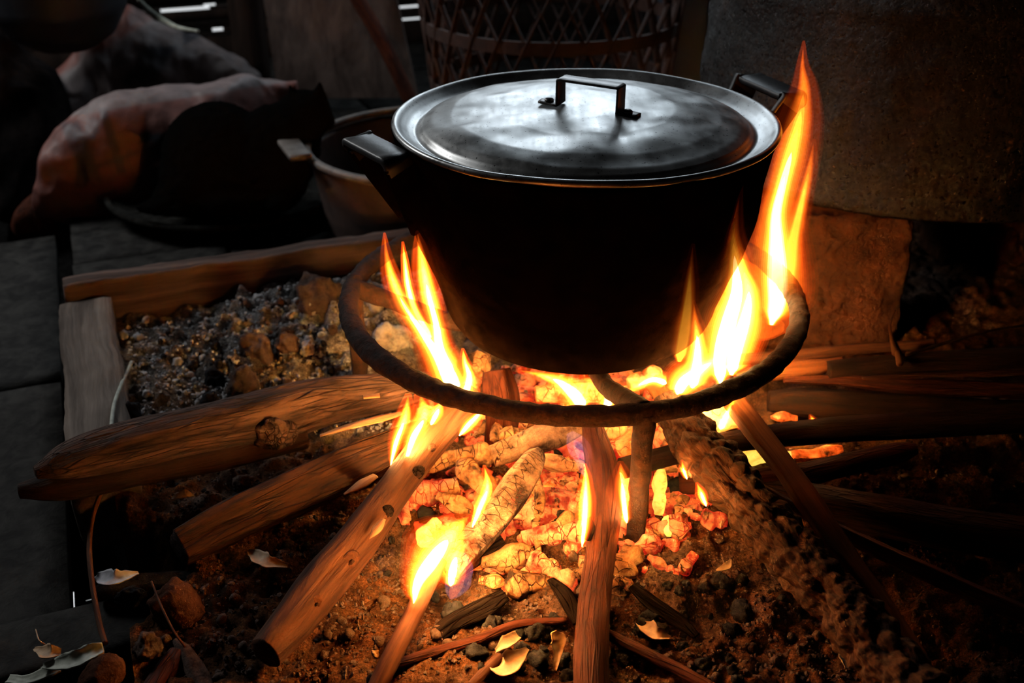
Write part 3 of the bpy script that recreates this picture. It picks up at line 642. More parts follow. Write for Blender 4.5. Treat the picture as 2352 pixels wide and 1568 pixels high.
log('stick', [(1690, 868, .06, 18), (1790, 852, .065, 22), (1880, 842, .07, 20), (1935, 828, .075, 10)], M['split_wood'], 'short stick with a broken pale tip beside the ring on the right', 'stick', seed=19, amp=.001)
log('stick', [(1650, 828, .07, 14), (1800, 818, .072, 15), (1960, 802, .075, 14), (2060, 795, .078, 13), (2145, 790, .08, 14)], M['stick'], 'thin stick along the back of the firewood pile under the clay block', 'stick', seed=20, amp=.0008)
log('firewood_log', [(1900, 850, .07, 20), (2050, 838, .072, 24), (2220, 828, .075, 27), (2420, 822, .078, 30)], M['bark_dark'], 'dark log at the back of the firewood pile reaching the right edge', seed=21, amp=.001)
log('twig', [(2080, 815, .1, 4), (2180, 785, .11, 4), (2280, 758, .12, 3), (2400, 740, .125, 3)], M['bark_dark'], 'thin arching twig over the back of the firewood pile', 'twig', seed=22, n=40, seg=8, amp=.0003)
tg = log('twig', [(2062, 828, .075, 9), (2055, 800, .09, 8), (2048, 775, .105, 4), (2044, 745, .12, 2), (2056, 712, .13, 1)], M['stick'], 'frayed upright twig with stringy fibre sticking out of the firewood pile', 'twig', seed=23, n=40, seg=10, amp=.0006)
strip(tg, 'fibre', [(2020, 758, .11, 1), (2048, 770, .105, 1.5)], M['stick'], 3, flat=1); strip(tg, 'fibre', [(2058, 790, .09, 3), (2066, 830, .085, 7), (2062, 838, .085, 2)], M['stick'], 4, flat=1)
log('firewood_log', [(1150, 1010, .02, 38), (1155, 960, .045, 42), (1150, 905, .07, 44), (1140, 850, .09, 34)], M['bark_red'], 'dark upright chunk of burning wood behind the front of the ring', seed=24, amp=.002, poly=4, upv=(0, 1, 0))
log('firewood_log', [(1490, 870, .05, 20), (1520, 905, .05, 26), (1560, 960, .045, 24)], M['split_wood'], 'short pale chunk under the pot to the right of the prong', seed=25, amp=.001, poly=4)
log('firewood_log', [(1230, 905, .05, 20), (1330, 900, .05, 26), (1440, 905, .05, 20)], M['ember_hot'], 'glowing log lying crosswise under the pot behind the ring', seed=26, amp=.001)
log('charred_stick', [(980, 1480, .012, 20), (1040, 1430, .014, 26), (1110, 1395, .016, 30), (1160, 1365, .02, 20)], M['char'], 'black half-burnt bark piece between thin stick and upright branch', 'stick', seed=31, flat=.45, amp=.0012, freq=70)
log('charred_stick', [(1050, 1310, .02, 16), (1100, 1270, .024, 22), (1150, 1235, .03, 16)], M['char'], 'black stick with a glowing edge beside the whitest flame', 'stick', seed=32, amp=.001)
log('charred_stick', [(1265, 1330, .02, 10), (1300, 1370, .02, 22), (1330, 1430, .015, 16)], M['char'], 'black pointed shard leaning against the upright branch', 'stick', seed=33, flat=.4, amp=.0008)
log('charred_stick', [(880, 1535, .01, 10), (980, 1505, .012, 12), (1100, 1470, .014, 12), (1190, 1435, .016, 10), (1300, 1425, .018, 8)], M['bark_red'], 'thin charred twig lying across the bottom behind the curled husk', 'stick', seed=34, amp=.0009, n=60, seg=16)
log('charred_stick', [(1455, 1345, .018, 16), (1500, 1385, .016, 22), (1560, 1425, .012, 20), (1600, 1460, .01, 10)], M['char'], 'black charred board right of the upright branch near the bottom', 'stick', seed=35, flat=.45, amp=.001)
log('stick', [(1395, 1455, .012, 12), (1480, 1500, .014, 15), (1570, 1545, .014, 16), (1680, 1610, .012, 17)], M['bark_red'], 'short brown stick at the bottom edge right of the upright branch', 'stick', seed=36, amp=.0008)
log('stick', [(1085, 1580, .012, 14), (1130, 1530, .016, 13), (1170, 1490, .02, 10)], M['stick'], 'stubby stick under the curled husk at the bottom', 'stick', seed=37, amp=.0008)
log('firewood_log', [(640, 1330, -.01, 20), (520, 1345, -.01, 30), (400, 1345, -.008, 34), (280, 1352, -.008, 32), (225, 1365, -.01, 20)], M['coal'], 'short black charred log lying at the left under the flat sawn end', seed=38, amp=.002)
log('firewood_log', [(345, 1610, .0, 36), (385, 1545, .002, 34), (412, 1500, .006, 24)], M['bark_red'], 'stub of reddish wood at the bottom left edge', seed=39, amp=.002)
log('firewood_log', [(480, 1610, .0, 24), (455, 1550, .004, 26), (430, 1500, .006, 20), (405, 1470, .008, 6)], M['clod'], 'knobbly root stub pointing up at the bottom left', seed=40, amp=.003)

# ---------------------------------------------------------------- charcoal in the fire bed
G1 = 'charcoal pieces in the fire bed'
def chunk(px, py, z, l, r, ang, mat, label=None, seed=0, group=None, name='charcoal', cat='charcoal', roll=0):
    """short charcoal stub: length/radius in px, ang = heading on the ground plane in degrees"""
    c = P(px, py, z); k = depth(c)/FOC; d = np.array([math.cos(R(ang)), math.sin(R(ang)), roll]); n = 5
    pa = [d*t*l*k*.5+.12*l*k*vn(np.array([t*1.1, seed*1.7, 0]), seed)*Z for t in np.linspace(-1, 1, n)]
    ra = [r*k*f*(1+.25*math.sin(seed*3+i*2)) for i, f in enumerate((.55, .95, 1, .95, .6))]
    V, fs, T = tube_data(pa, ra, n=30, seg=22, amp=r*k*.16, freq=1.1/(r*k), stretch=.6, seed=seed, poly=(4+seed % 3))
    o = mesh_obj(name, V, fs, mat, tc=T); o.location = c
    if label: tag(o, label, cat, group)
    return o
big = [
 (1165, 1280, .018, 130, 34, 25, 'ember_ash', 'fat cracked charcoal stub with a glowing hollow end, below the red embers', 1),
 (1250, 1298, .018, 100, 18, -50, 'ember_red', 'pink-grey charcoal splinter left of the upright branch', 2),
 (1045, 1155, .022, 90, 22, -25, 'ember_ash', 'pale lumpy charcoal piece in the left of the fire bed', 3),
 (1000, 1125, .02, 110, 26, 12, 'ember_red', 'broad veined ember beside the knotty branch', 4),
 (1085, 1095, .03, 100, 24, 130, 'ember_ash', 'curved pale charcoal arch in the middle left of the bed', 5),
 (1010, 1065, .03, 150, 24, 5, 'ember_ash', 'long ash-covered charcoal lying behind the veined ember', 6),
 (1090, 1050, .035, 90, 26, 10, 'ember_ash', 'round ash lump left of the ash-covered branch', 7),
 (985, 1225, .02, 70, 24, 60, 'ember_yellow', 'yellow-lit charcoal above the whitest flame', 8),
 (925, 1175, .022, 80, 22, 110, 'ember_red', 'upright pinkish ember against the knotty branch', 9),
 (1290, 1070, .045, 130, 18, -8, 'ember_ash', 'thin pale charcoal stick pointing at the upright branch', 10),
 (1290, 1230, .022, 180, 24, -6, 'ember_red', 'bright red crackled ember lying level in the centre', 11),
 (1230, 1190, .02, 130, 28, 10, 'ember_red', 'deep red ember under the charred branch', 12),
 (1290, 1150, .028, 110, 26, -35, 'ember_red', 'dark red ember behind the crackled one', 13),
 (1305, 1195, .035, 56, 18, 30, 'ember_ash', 'small pale ash nugget on the dark red embers', 14),
 (1515, 1130, .03, 130, 20, 82, 'ember_yellow', 'yellow glowing upright charcoal just right of the front leg', 15),
 (1535, 1205, .015, 60, 16, 85, 'ember_yellow', 'small yellow ember at the foot of the front leg', 16),
 (1425, 1120, .03, 90, 24, 75, 'ember_yellow', 'glowing yellow ember between upright branch and front leg', 17),
 (1430, 1190, .02, 90, 26, 80, 'ember_red', 'red ember left of the front leg', 18),
 (1440, 1290, .016, 90, 34, 60, 'ember_ash', 'large grey ash-coated piece at the foot of the upright branch', 19),
 (1425, 1345, .014, 60, 26, 20, 'ember_ash', 'grey ash piece below the large one by the branch', 20),
 (1640, 1195, .014, 60, 22, 15, 'ember_red', 'lone crackled red ember on the earth at the right', 21),
 (1510, 1290, .01, 50, 15, -40, 'ember_red', 'small red ember on the earth right of the front leg foot', 22),
 (1545, 1310, .008, 30, 10, -30, 'ember_red', 'tiny red ember farthest right of the front leg foot', 23),
 (1130, 1335, .012, 60, 16, 0, 'ember_hot', 'short ember with a glowing orange tip under the cracked stub', 24),
 (1210, 1345, .012, 100, 30, 15, 'ember_ash', 'wide dull ash slab below the cracked stub', 25),
 (1345, 1320, .014, 60, 20, 0, 'ember_ash', 'ash nugget tucked left of the upright branch', 26),
 (1450, 1010, .05, 110, 22, 60, 'ember_hot', 'glowing charcoal behind the top of the front leg', 27),
 (1400, 990, .05, 90, 22, 20, 'ember_hot', 'glowing charcoal under the front of the ring', 28),
 (1640, 975, .03, 150, 34, 10, 'ember_yellow', 'yellow bed of embers behind the bumpy stalk', 29),
 (1690, 965, .025, 80, 24, -20, 'ember_red', 'red ember next to the pale split stick', 30),
 (1730, 1055, .02, 170, 18, 3, 'ember_yellow', 'yellow-lit ash strip under the long round stick', 31),
 (1870, 1035, .015, 130, 12, 3, 'ember_hot', 'glowing strip under the long round stick farther right', 32),
 (1800, 960, .02, 60, 12, 0, 'ember_hot', 'small glowing ember right of the pale split stick', 33),
 (1580, 1110, .018, 90, 26, 20, 'coal', 'dark grey charcoal behind the bumpy stalk', 34),
 (1100, 830, .07, 70, 26, 70, 'ember_ash', 'pale cracked charcoal standing behind the left flame', 35),
 (1140, 985, .04, 90, 16, 85, 'ember_ash', 'upright orange-lit splinter below the ring', 36),
 (1175, 1000, .04, 60, 22, 10, 'ember_ash', 'crumbly ash nugget below the ring', 37),
 (1480, 870, .055, 90, 22, 40, 'ember_hot', 'hot chunk under the pot bottom', 38),
 (930, 900, .045, 100, 24, 10, 'ember_ash', 'orange-lit charcoal at the left under the ring', 39),
 (1010, 960, .03, 110, 22, -20, 'ember_hot', 'glowing piece behind the knotty branch under the ring', 40),
 (1640, 1115, .02, 80, 20, 30, 'char', 'black curled char beside the small flame on the right', 41),
 (1330, 1020, .03, 140, 26, 0, 'ember_red', 'reddish hot ember in the middle below the ring', 42),
]
for (px, py, z, l, r, a, m, lab, sd) in big: chunk(px, py, z, l, r, a, M[m], lab, sd, roll=rng.uniform(-.12, .12))
mats = ['ember_ash', 'ember_red', 'ember_ash', 'ember_hot', 'coal', 'ember_red']
for i in range(64):
    while True:
        x, y = rng.normal(.0, .10), rng.normal(-.11, .075)
        if -.17 < x < .105 and -.25 < y < .06: break
    z = float(hgt(x, y))+.006; q = np.array([x, y, z])-CAM; dp = q @ FW
    px, py = 1176+FOC*q[0]/dp, 784-FOC*(q @ UP)/dp
    chunk(px, py, z, rng.uniform(34, 80), rng.uniform(10, 22), rng.uniform(0, 180), M[mats[i % 6]], 'small broken piece of charcoal in the fire bed', 100+i, G1, roll=rng.uniform(-.3, .3))

def coal_bed():
    V0, f0 = ico(2); V = []; fs = []; T = []; r = np.random.default_rng(5); b = 0
    for i in range(900):
        x, y = r.normal(.01, .105), r.normal(-.10, .08)
        if ((x+.03)/.155)**2+((y+.09)/.18)**2 > 1: continue
        k = r.uniform(.003, .009); q = V0*(1+.35*fbm(V0*1.7+i, 2, i)[:, None])*k*r.uniform(.7, 1.5, 3)
        V.append(q+np.array([x, y, float(hgt(x, y))+.001])); T.append(q+r.uniform(0, 1, 3)); fs += [tuple(v+b for v in f) for f in f0]; b += len(V0)
    o = mesh_obj('ember_bed', np.vstack(V), fs, M['ember_red'], tc=np.vstack(T)); tag(o, 'bed of small broken glowing coals under the pot', 'embers', kind='stuff')
coal_bed()
# lumps on the ash pile (left)
def gl(px, py, sz, mat, label, sd, name='ash_lump', cat='lump', group=None, dz=.3, sq=0, sub=4, rough=.3, fr=1.8):
    p = P(px, py, 0); 
    for _ in range(4): p = P(px, py, float(hgt(p[0], p[1]))+sz*dz*depth(p)/FOC)
    k = depth(p)/FOC; o = lump(name, (0, 0, 0), (sz*k, sz*k*.85, sz*k*.75), mat, seed=sd, sub=sub, square=sq, rough=rough, freq=fr); o.location = p
    return tag(o, label, cat, group)
gl(590, 810, 46, M['clod'], 'largest brown clod in the middle of the ash bed', 1); gl(560, 880, 40, M['clod'], 'brown clod just below the largest one', 2)
gl(660, 790, 26, M['clod'], 'reddish clod right of the largest one', 3); gl(745, 775, 24, M['ash_lump'], 'pale ash lump nearest the trivet leg', 4); gl(705, 800, 18, M['ash_lump'], 'bluish white ash lump left of the palest one', 5)
gl(495, 875, 30, M['coal'], 'grey charcoal lump in front of the brown clods', 6); gl(735, 690, 60, M['clod'], 'broad dark red mound of baked earth on the ash heap', 7, dz=.1)
gl(595, 690, 16, M['ash_lump'], 'small white ash flake at the back of the heap', 8); gl(300, 950, 24, M['coal'], 'black charcoal stub by the bent bamboo strip', 9, sq=.4)
gl(480, 915, 20, M['coal'], 'small black charcoal behind the reddish log', 10); gl(575, 900, 26, M['coal'], 'dark charcoal piece in front of the clods near the reddish log', 11)
gl(870, 700, 24, M['ash_lump'], 'pink-lit ash lump seen inside the ring at left', 12); gl(900, 780, 46, M['ash_lump'], 'ash mound inside the ring behind the left flame', 13, dz=.1)
for i in range(110):
    if i % 2: px, py = rng.normal(690, 70), rng.normal(760, 60)
    else: px, py = rng.uniform(270, 800), rng.uniform(700, 930)
    if not (690 < py+.12*(px-400) < 960 and 255 < px < 810): continue
    gl(px, py, rng.uniform(6, 15), M[['ash_lump', 'clod', 'coal', 'ash_lump'][i % 4]], 'small crumb of ash or charcoal on the ash heap', 200+i, group='crumbs on the ash heap', sub=2)
gl(405, 1395, 56, M['stone'], 'flat reddish stone leaning at the bottom left', 51, 'stone', 'stone', sq=.5, rough=.15); gl(310, 1420, 34, M['coal'], 'dark rounded stone left of the reddish stone', 52, 'stone', 'stone', rough=.15)
gl(300, 1370, 30, M['coal'], 'black lump below the charred log at the left', 53, 'stone', 'stone'); gl(340, 1490, 40, M['clod'], 'dark clod at the bottom left corner', 54, 'stone', 'stone')
gl(860, 1500, 11, M['leaf'], 'small pale pebble left of the thin stick', 55, 'pebble', 'pebble'); gl(560, 1110, 24, M['clod'], 'orange-lit clod between the two big left logs', 56)
gl(235, 1552, 56, M['stone'], 'rounded dark red stone at the bottom left edge', 57, 'stone', 'stone', rough=.1)
for i in range(150):
    px, py = rng.uniform(280, 2300), rng.uniform(1040, 1560)
    p = P(px, py, 0)
    if abs(px-1300) < 230 and py < 1260: continue
    if px < 330: continue
    gl(px, py, rng.uniform(7, 17), M[['clod', 'coal', 'clod', 'clod'][i % 4]], 'small crumb of earth or char on the hearth floor', 400+i, group='crumbs on the hearth floor', sub=2)
for i in range(46):  # charcoal lumps, partly put here in place of missing shadow on the earth
    if i % 2: px, py = rng.uniform(1000, 1340), rng.uniform(1400, 1560)
    else: px, py = rng.uniform(1430, 1720), rng.uniform(1330, 1565)
    gl(px, py, rng.uniform(12, 26), M['coal'], 'dull black charcoal lump helping to darken the shadowed earth below the fire', 700+i, group='dead charcoal and stand-in shade below the fire', sub=3, rough=.4, name='charcoal', cat='charcoal')
# finest crumbs: uncountable
def crumbs(n, reg, s0, s1, mat, label, seed):
    V0, f0 = ico(1); V = []; fs = []; r = np.random.default_rng(seed)
    for i in range(n):
        px, py = r.uniform(reg[0], reg[1]), r.uniform(reg[2], reg[3]); p = P(px, py, 0)
        s = (p-K) @ U; t = -(p-K) @ NV
        if s < .06 or t < .02 or gauss(p[0], p[1], VOID, .085) > .4: continue
        p[2] = float(hgt(p[0], p[1])); k = r.uniform(s0, s1)
        q = V0*(1+.4*r.uniform(-1, 1, (len(V0), 1)))*k*r.uniform(.6, 1.3, 3)+p; b = sum(map(len, V)); V.append(q); fs += [tuple(b2+i*0+b for b2 in f) for f in f0]
    o = mesh_obj('crumbs', np.vstack(V), fs, mat, smooth=False, tc=np.vstack(V)); tag(o, label, 'crumbs', kind='stuff')
crumbs(9000, (250, 2352, 1000, 1568), .0005, .0024, M['clod'], 'fine earth crumbs strewn over the hearth floor', 1)
crumbs(3500, (250, 900, 620, 1000), .0008, .003, M['ash_lump'], 'fine grey ash crumbs over the ash heap', 2)
crumbs(700, (250, 900, 640, 1350), .0008, .003, M['coal'], 'fine black charcoal grit in the ash', 3)

# ---------------------------------------------------------------- leaves, husks, strips
def sheet(name, pts, wid, mat, label, cat='husk', curl=.6, th=.0006, seed=0, n=30, m=9, wv=None, wave=.15):
    """curled leaf: centre line in (px,py,z), widths in px"""
    pa = catmull(np.array([P(*p) for p in pts]), n); k = depth(pa.mean(0))/FOC
    w = np.interp(np.linspace(0, 1, n), np.linspace(0, 1, len(wid)), wid)*k
    t = np.gradient(pa, axis=0); t /= np.linalg.norm(t, axis=1)[:, None]
    wv = np.array(wv if wv is not None else (0, -.3, 1.)); b = np.cross(t, wv); b /= np.linalg.norm(b, axis=1)[:, None]; nn = np.cross(b, t)
    V = []
    for sgn in (1, -1):
        for i in range(n):
            for j in range(m):
                a = (j/(m-1)*2-1); ww = w[i]*(1+wave*vn(np.array([i*.3, (a > 0)*5., seed*3.]), seed))
                V.append(pa[i]+b[i]*ww*math.sin(a*curl)/max(curl, .01)+nn[i]*(ww*(1-math.cos(a*curl))/max(curl, .01)+sgn*th+.08*ww*vn(np.array([i*.5, j*.8, seed*1.]), seed)))
    base = pa[0]; V = np.array(V)-base; fs = []; S = n*m
    for i in range(n-1):
        for j in range(m-1):
            a = i*m+j; fs.append((a, a+1, a+m+1, a+m)); fs.append((S+a, S+a+m, S+a+m+1, S+a+1))
    bd = [i*m for i in range(n)]+[(n-1)*m+j for j in range(1, m)]+[i*m+m-1 for i in range(n-2, -1, -1)]+[j for j in range(m-2, 0, -1)]
    for a, b2 in zip(bd, bd[1:]+bd[:1]): fs.append((a, b2, S+b2, S+a))
    o = mesh_obj(name, V, fs, mat, tc=V); o.location = base; return tag(o, label, cat)
sheet('dry_husk', [(1135, 1525, .014), (1165, 1530, .022), (1212, 1490, .024)], [10, 34, 30, 6], M['leaf'], 'curled pale dry husk at the bottom centre', curl=1.0, seed=1)
sheet('dry_husk', [(1140, 1495, .02), (1165, 1475, .03), (1190, 1460, .03)], [6, 18, 12], M['leaf'], 'small folded husk just above the curled one', curl=.8, seed=7)
sheet('dry_husk', [(1270, 1450, .03), (1282, 1480, .022), (1275, 1540, .012)], [8, 26, 12, 4], M['leaf'], 'upright dry husk left of the upright branch', curl=1.0, seed=2)
sheet('dry_husk', [(1465, 1430, .012), (1500, 1455, .018), (1540, 1465, .014)], [8, 26, 20, 4], M['leaf'], 'crumpled pale husk right of the upright branch', curl=1.2, seed=3)
sheet('dry_husk', [(570, 1265, .012), (610, 1290, .018), (660, 1300, .012)], [4, 22, 16, 6], M['leaf'], 'small orange-lit husk under the flat-ended log', curl=.9, seed=4)
sheet('dry_leaf', [(395, 1145, .01), (425, 1135, .014), (445, 1138, .01)], [3, 13, 2], M['leaf'], 'little pointed leaf between the two left logs', 'leaf', curl=.5, seed=5)
sheet('dry_leaf', [(1645, 1310, .008), (1670, 1300, .012), (1678, 1285, .012)], [2, 10, 2], M['leaf'], 'little dry leaf on the earth right of the front leg', 'leaf', curl=.5, seed=6)
sheet('dry_leaf', [(1925, 1490, .01), (1940, 1510, .012), (1945, 1535, .01)], [3, 14, 4], M['leaf'], 'reddish dry leaf near the bottom right', 'leaf', curl=.5, seed=8)
sheet('ash_flake', [(222, 1322, .02), (262, 1330, .026), (318, 1316, .022)], [8, 24, 20, 3], M['paper'], 'pale bluish curled flake on the charred log at the left', 'flake', curl=.9, seed=9)
sheet('palm_husk', [(100, 1530, .006), (150, 1525, .016), (200, 1505, .022), (238, 1490, .024)], [6, 22, 26, 14], M['leaf_pale'], 'pale green-white palm husk at the bottom left', curl=.9, seed=10, th=.001)
sheet('palm_husk', [(20, 1560, -.02), (60, 1562, -.01), (110, 1545, .002), (140, 1535, .004)], [10, 12, 14, 8], M['leaf_pale'], 'long thin pale husk strip at the bottom left corner', curl=.4, seed=11, th=.0008)
sheet('dry_husk', [(80, 1490, .005), (110, 1500, .014), (140, 1500, .012)], [4, 22, 10], M['leaf'], 'brown shrivelled husk above the pale palm husk', curl=1.1, seed=12)
def wire(name, pts, r, mat, label, cat='strip', **kw): return log(name, [(*p, r) for p in pts], mat, label, cat, amp=.0002, seg=8, n=60, **kw)
wire('bamboo_strip', [(302, 832, .02), (280, 880, .035), (262, 930, .04), (255, 990, .04), (253, 1050, .03)], 4.5, M['leaf_pale'], 'thin bent bamboo strip rising from the ash bed')
wire('bamboo_strip', [(232, 1130, .03), (212, 1190, .03), (205, 1260, .03), (212, 1340, .026), (228, 1430, .02), (242, 1478, .018)], 6, M['bark_grey'], 'long thin bark strip hanging below the logs at the left', 'strip')
wire('root_twig', [(348, 1335, .03), (372, 1395, .03), (400, 1450, .026), (425, 1485, .02)], 3, M['stick'], 'hair-thin root twig over the flat reddish stone', 'twig')
wire('root_twig', [(82, 1445, .012), (90, 1470, .014), (105, 1480, .01)], 2, M['leaf'], 'tiny curled tendril above the shrivelled husk', 'twig')

# grey curved board and round post end at the bottom left
bo = box('curved_board', P(165, 1475, -.03), U, NV, Z, .075, .034, .012, M['plank'], n=(16, 8, 2), noise=.003, freq=12, seed=3, bev=.008); tag(bo, 'grey rounded board end below the floor gap at the bottom left', 'board')

# ---------------------------------------------------------------- right: clay blocks and drum
def clay_block(name, px0, px1, py, w, d, h, label, seed, pos=None, rz=0.):
    c = pos if pos is not None else (P(px0, py, 0)+P(px1, py, 0))/2+np.array([0, d/2, 0])
    a = np.array([math.cos(rz), math.sin(rz), 0]); b = np.array([-a[1], a[0], 0])
    o = box(name, (0, 0, h/2-.005), a, b, Z, w/2, d/2, h/2, M['clay'], n=(60, 50, 60), noise=.0065, freq=30, seed=seed, bev=.014); o.location = c; return tag(o, label, 'block')
clay_block('clay_block', 1725, 2050, 800, .170, .15, .168, 'burnt clay block behind the ring holding up the drum', 5)
cb = P(1900, 800, 0)
clay_block('clay_block', 0, 0, 0, .16, .16, .168, 'dark clay block under the far side of the drum', 8, pos=np.array([.60, .46, 0.]))
clay_block('clay_block', 0, 0, 0, .13, .13, .15, 'clay lump in front of the first block beside the tall flame', 12, pos=np.array([.255, .17, 0.]), rz=.3) if False else None
DR = .255; DC = np.array([.43, .365, .166])
def ddisp(V):
    V = V.copy(); d = V.copy(); d[:, 2] = 0; r = np.linalg.norm(d, axis=1, keepdims=True)+1e-9
    n = fbm(V*14, 4, 2)[:, None]; m_ = np.clip(fbm(V*40, 3, 12), 0, 1)[:, None]; return V+d/r*(n*.003+m_*.003)
dp_ = [(.0005, .0), (DR-.02, .0), (DR-.004, .002), (DR, .008), (DR-.002, .016), (DR-.003, .2), (DR+.003, .215), (DR-.003, .23), (DR-.003, .42), (DR+.003, .435), (DR-.003, .45), (DR-.003, .62), (DR+.002, .63), (DR-.01, .635), (DR-.015, .62), (DR-.015, .02), (.0005, .015)]
dr = lathe('oil_drum', dense(dp_, 200), M['drum'], seg=240, disp=ddisp); dr.location = DC; tag(dr, 'big sooty rusted metal drum standing on the clay blocks', 'drum')

# ---------------------------------------------------------------- background: second pot, sacks, cat, tray ...
B2C = P(985, 318, .10); sp = empty('second_pot', (B2C[0], B2C[1], FLZ)); tag(sp, 'wide brown metal pot with pale rim behind the cooking pot', 'pot')
hB = .10-FLZ; RB = abs((P(703, 320, .10)-B2C)[0])
lathe('pot_body', dense([(.0005, .0), (RB*.72, .0), (RB*.84, .012), (RB*.9, .05), (RB*.975, hB-.01), (RB*.965, hB-.012), (RB*.88, .05), (RB*.7, .02), (.0005, .012)], 60), M['tin'], seg=120, parent=sp)
th = np.linspace(0, 2*PI, 120, endpoint=False)
tube('rim', np.stack([RB*.985*np.cos(th), RB*.985*np.sin(th), 0*th+hB-.006], -1), np.full(120, .0062), M['tin_rim'], sp, closed=True, seg=12)
a = [P(636, 323, .105), P(682, 319, .105), P(702, 352, .105), P(672, 361, .105)]; mid = (a[0]+a[1])/2; mid2 = (a[2]+a[3])/2
strap('handle', hard([mid+np.array([.012, .004, -.012]), mid, mid2+(mid2-mid)*.15], .1), a[1]-a[0], .016, .004, M['tin_rim'], sp, sp.location, n=40)

def loft(name, cols, mat, label, cat, seg=40, n=70, noise=.006, freq=14, seed=0, e=.8, colfn=None, z0=None):
    """cols: (px, ytop, ybot, Y, half depth): solid cushion-like body standing at distance Y"""
    rows = []
    for px, yt, yb, Y, hd in cols:
        t = F(px, yt, Y); b = F(px, yb, Y); rows.append((*((t+b)/2), (t[2]-b[2])/2, hd))
    c = catmull(np.array(rows), n); th = np.linspace(0, 2*PI, seg, endpoint=False)
    cx = np.sign(np.cos(th))*np.abs(np.cos(th))**e; sx = np.sign(np.sin(th))*np.abs(np.sin(th))**e
    V = np.stack([c[:, None, 0]+0*th, c[:, None, 1]-c[:, None, 4]*cx, c[:, None, 2]+c[:, None, 3]*sx], -1)
    uv = np.stack(np.meshgrid(np.linspace(0, 1, n), th, indexing='ij'), -1).reshape(-1, 2)
    V = V.reshape(-1, 3); V = V+noise*np.stack([.4*fbm(V*freq+3, 3, seed), fbm(V*freq+9, 3, seed+1), fbm(V*freq+5, 3, seed+2)], -1)
    fs = [(i*seg+j, i*seg+(j+1) % seg, (i+1)*seg+(j+1) % seg, (i+1)*seg+j) for i in range(n-1) for j in range(seg)]
    fs += [tuple(range(seg-1, -1, -1)), tuple((n-1)*seg+j for j in range(seg))]
    col = colfn(V, uv) if colfn else None
    base = V.mean(0); base[2] = V[:, 2].min()
    o = mesh_obj(name, V-base, fs, mat, tc=V-base, col=col); o.location = base; return tag(o, label, cat)
def topx(V):
    q = V-CAM; d = q @ FW; return 1176+FOC*q[:, 0]/d, 784-FOC*(q @ UP)/d
RED = np.array([.17, .055, .042]); WHT = np.array([.19, .195, .2]); NAVY = np.array([.004, .008, .018])
def band(x, a, b, s=4): return sm(a-s, a+s, x)*(1-sm(b-s, b+s, x))
def sack1(V, uv):
    x, y = topx(V); c = np.tile(RED, (len(V), 1))
    def put(m, k, a=1.): nonlocal c; m = (m*a)[:, None]; c = c*(1-m)+k*m
    put(band(y-(-.16*(x-300)), 170, 245), WHT, .55); put(band(x, 320, 420)*band(y, 305, 328), NAVY); put(band(x, 345, 560)*band(y, 385, 480, 10), NAVY, .85)
    put(band(x, 350, 470, 8)*band(y, 340, 362), NAVY, .8); put(band(x+.2*y, 255, 285)*band(y, 270, 430, 10), NAVY, .5); put(band(x, 175, 200)*band(y, 330, 430), NAVY, .6)
    put(band(y+.35*(x-150), 400, 415, 6)*band(x, 180, 420), NAVY, .6); put(band(x-.4*y, 25, 70, 8)*band(y, 280, 420, 12), NAVY*1.3, .7); put(band(x-.3*y, 150, 172, 4)*band(y, 250, 400, 8), NAVY, .7); return c
def sack2(V, uv):
    x, y = topx(V); c = np.tile(RED, (len(V), 1))
    def put(m, k, a=1.): nonlocal c; m = (m*a)[:, None]; c = c*(1-m)+k*m
    put(sm(5, 25, x*.6+y-240), WHT, .7); put(band(x+y*.6, 395, 470, 12)*band(y, 105, 190), NAVY, .9); put(band(y+.55*(x-440), 60, 95)*band(x, 420, 540), NAVY*1.5, .8)
    put(band(y, 40, -30), WHT, .5); put(band(y-.1*x, 100, 120, 6)*band(x, 180, 420), WHT, .4); put(band(x, 300, 420, 10)*band(y, 0, 60, 10), WHT*1.3, .4); return c
loft('grain_sack', [(92, 430, 492, .70, .03), (130, 335, 496, .72, .06), (180, 268, 496, .74, .075), (260, 228, 496, .76, .08), (400, 206, 490, .80, .08), (520, 188, 484, .84, .08), (610, 180, 470, .90, .06), (660, 183, 380, .92, .03), (680, 185, 210, .93, .012)],
     M['sack'], 'red and white printed woven sack lying behind the black cat', 'sack', colfn=sack1, seed=1, n=230, seg=130, noise=.008, freq=17)
loft('grain_sack', [(120, 190, 420, 1.14, .05), (180, 150, 430, 1.16, .08), (240, 90, 430, 1.2, .1), (290, 20, 430, 1.22, .09), (330, 5, 430, 1.24, .08), (400, 55, 430, 1.24, .08), (480, 90, 420, 1.24, .08), (550, 130, 400, 1.22, .07), (610, 172, 380, 1.2, .04)],
     M['sack'], 'peaked printed sack behind the lower sack, its tied corner at the top', 'sack', colfn=sack2, seed=5, n=150, seg=90, noise=.014, freq=17)
log('sack_tie', [(318, -2, .2, 5), (350, 30, .2, 7), (400, 60, .2, 6), (455, 72, .2, 4)], M['leaf_pale'], 'pale greenish plastic strip hanging from the peaked sack corner', 'strip', seed=3)
bo.location = bo.location
loft('cloth_bundle', [(-60, 120, 480, 1.0, .1), (20, 100, 480, 1.02, .12), (90, 140, 470, 1.05, .12), (150, 190, 450, 1.06, .09), (180, 260, 430, 1.06, .04)], M['cloth'], 'dark heaped cloth bundle at the left edge under the round pot', 'bundle', seed=9, noise=.03, freq=9, n=90, seg=60)
bp = lathe('round_pot', dense([(.0005, -.125), (.05, -.115), (.09, -.09), (.118, -.045), (.125, 0), (.12, .05), (.1, .085), (.105, .1), (.1, .1), (.095, .085), (.11, .04), (.0005, -.11)], 60), M['potdark'], seg=80); bp.location = F(122, -40, 1.02); tag(bp, 'dark round-bottomed pot at the top left corner', 'pot')
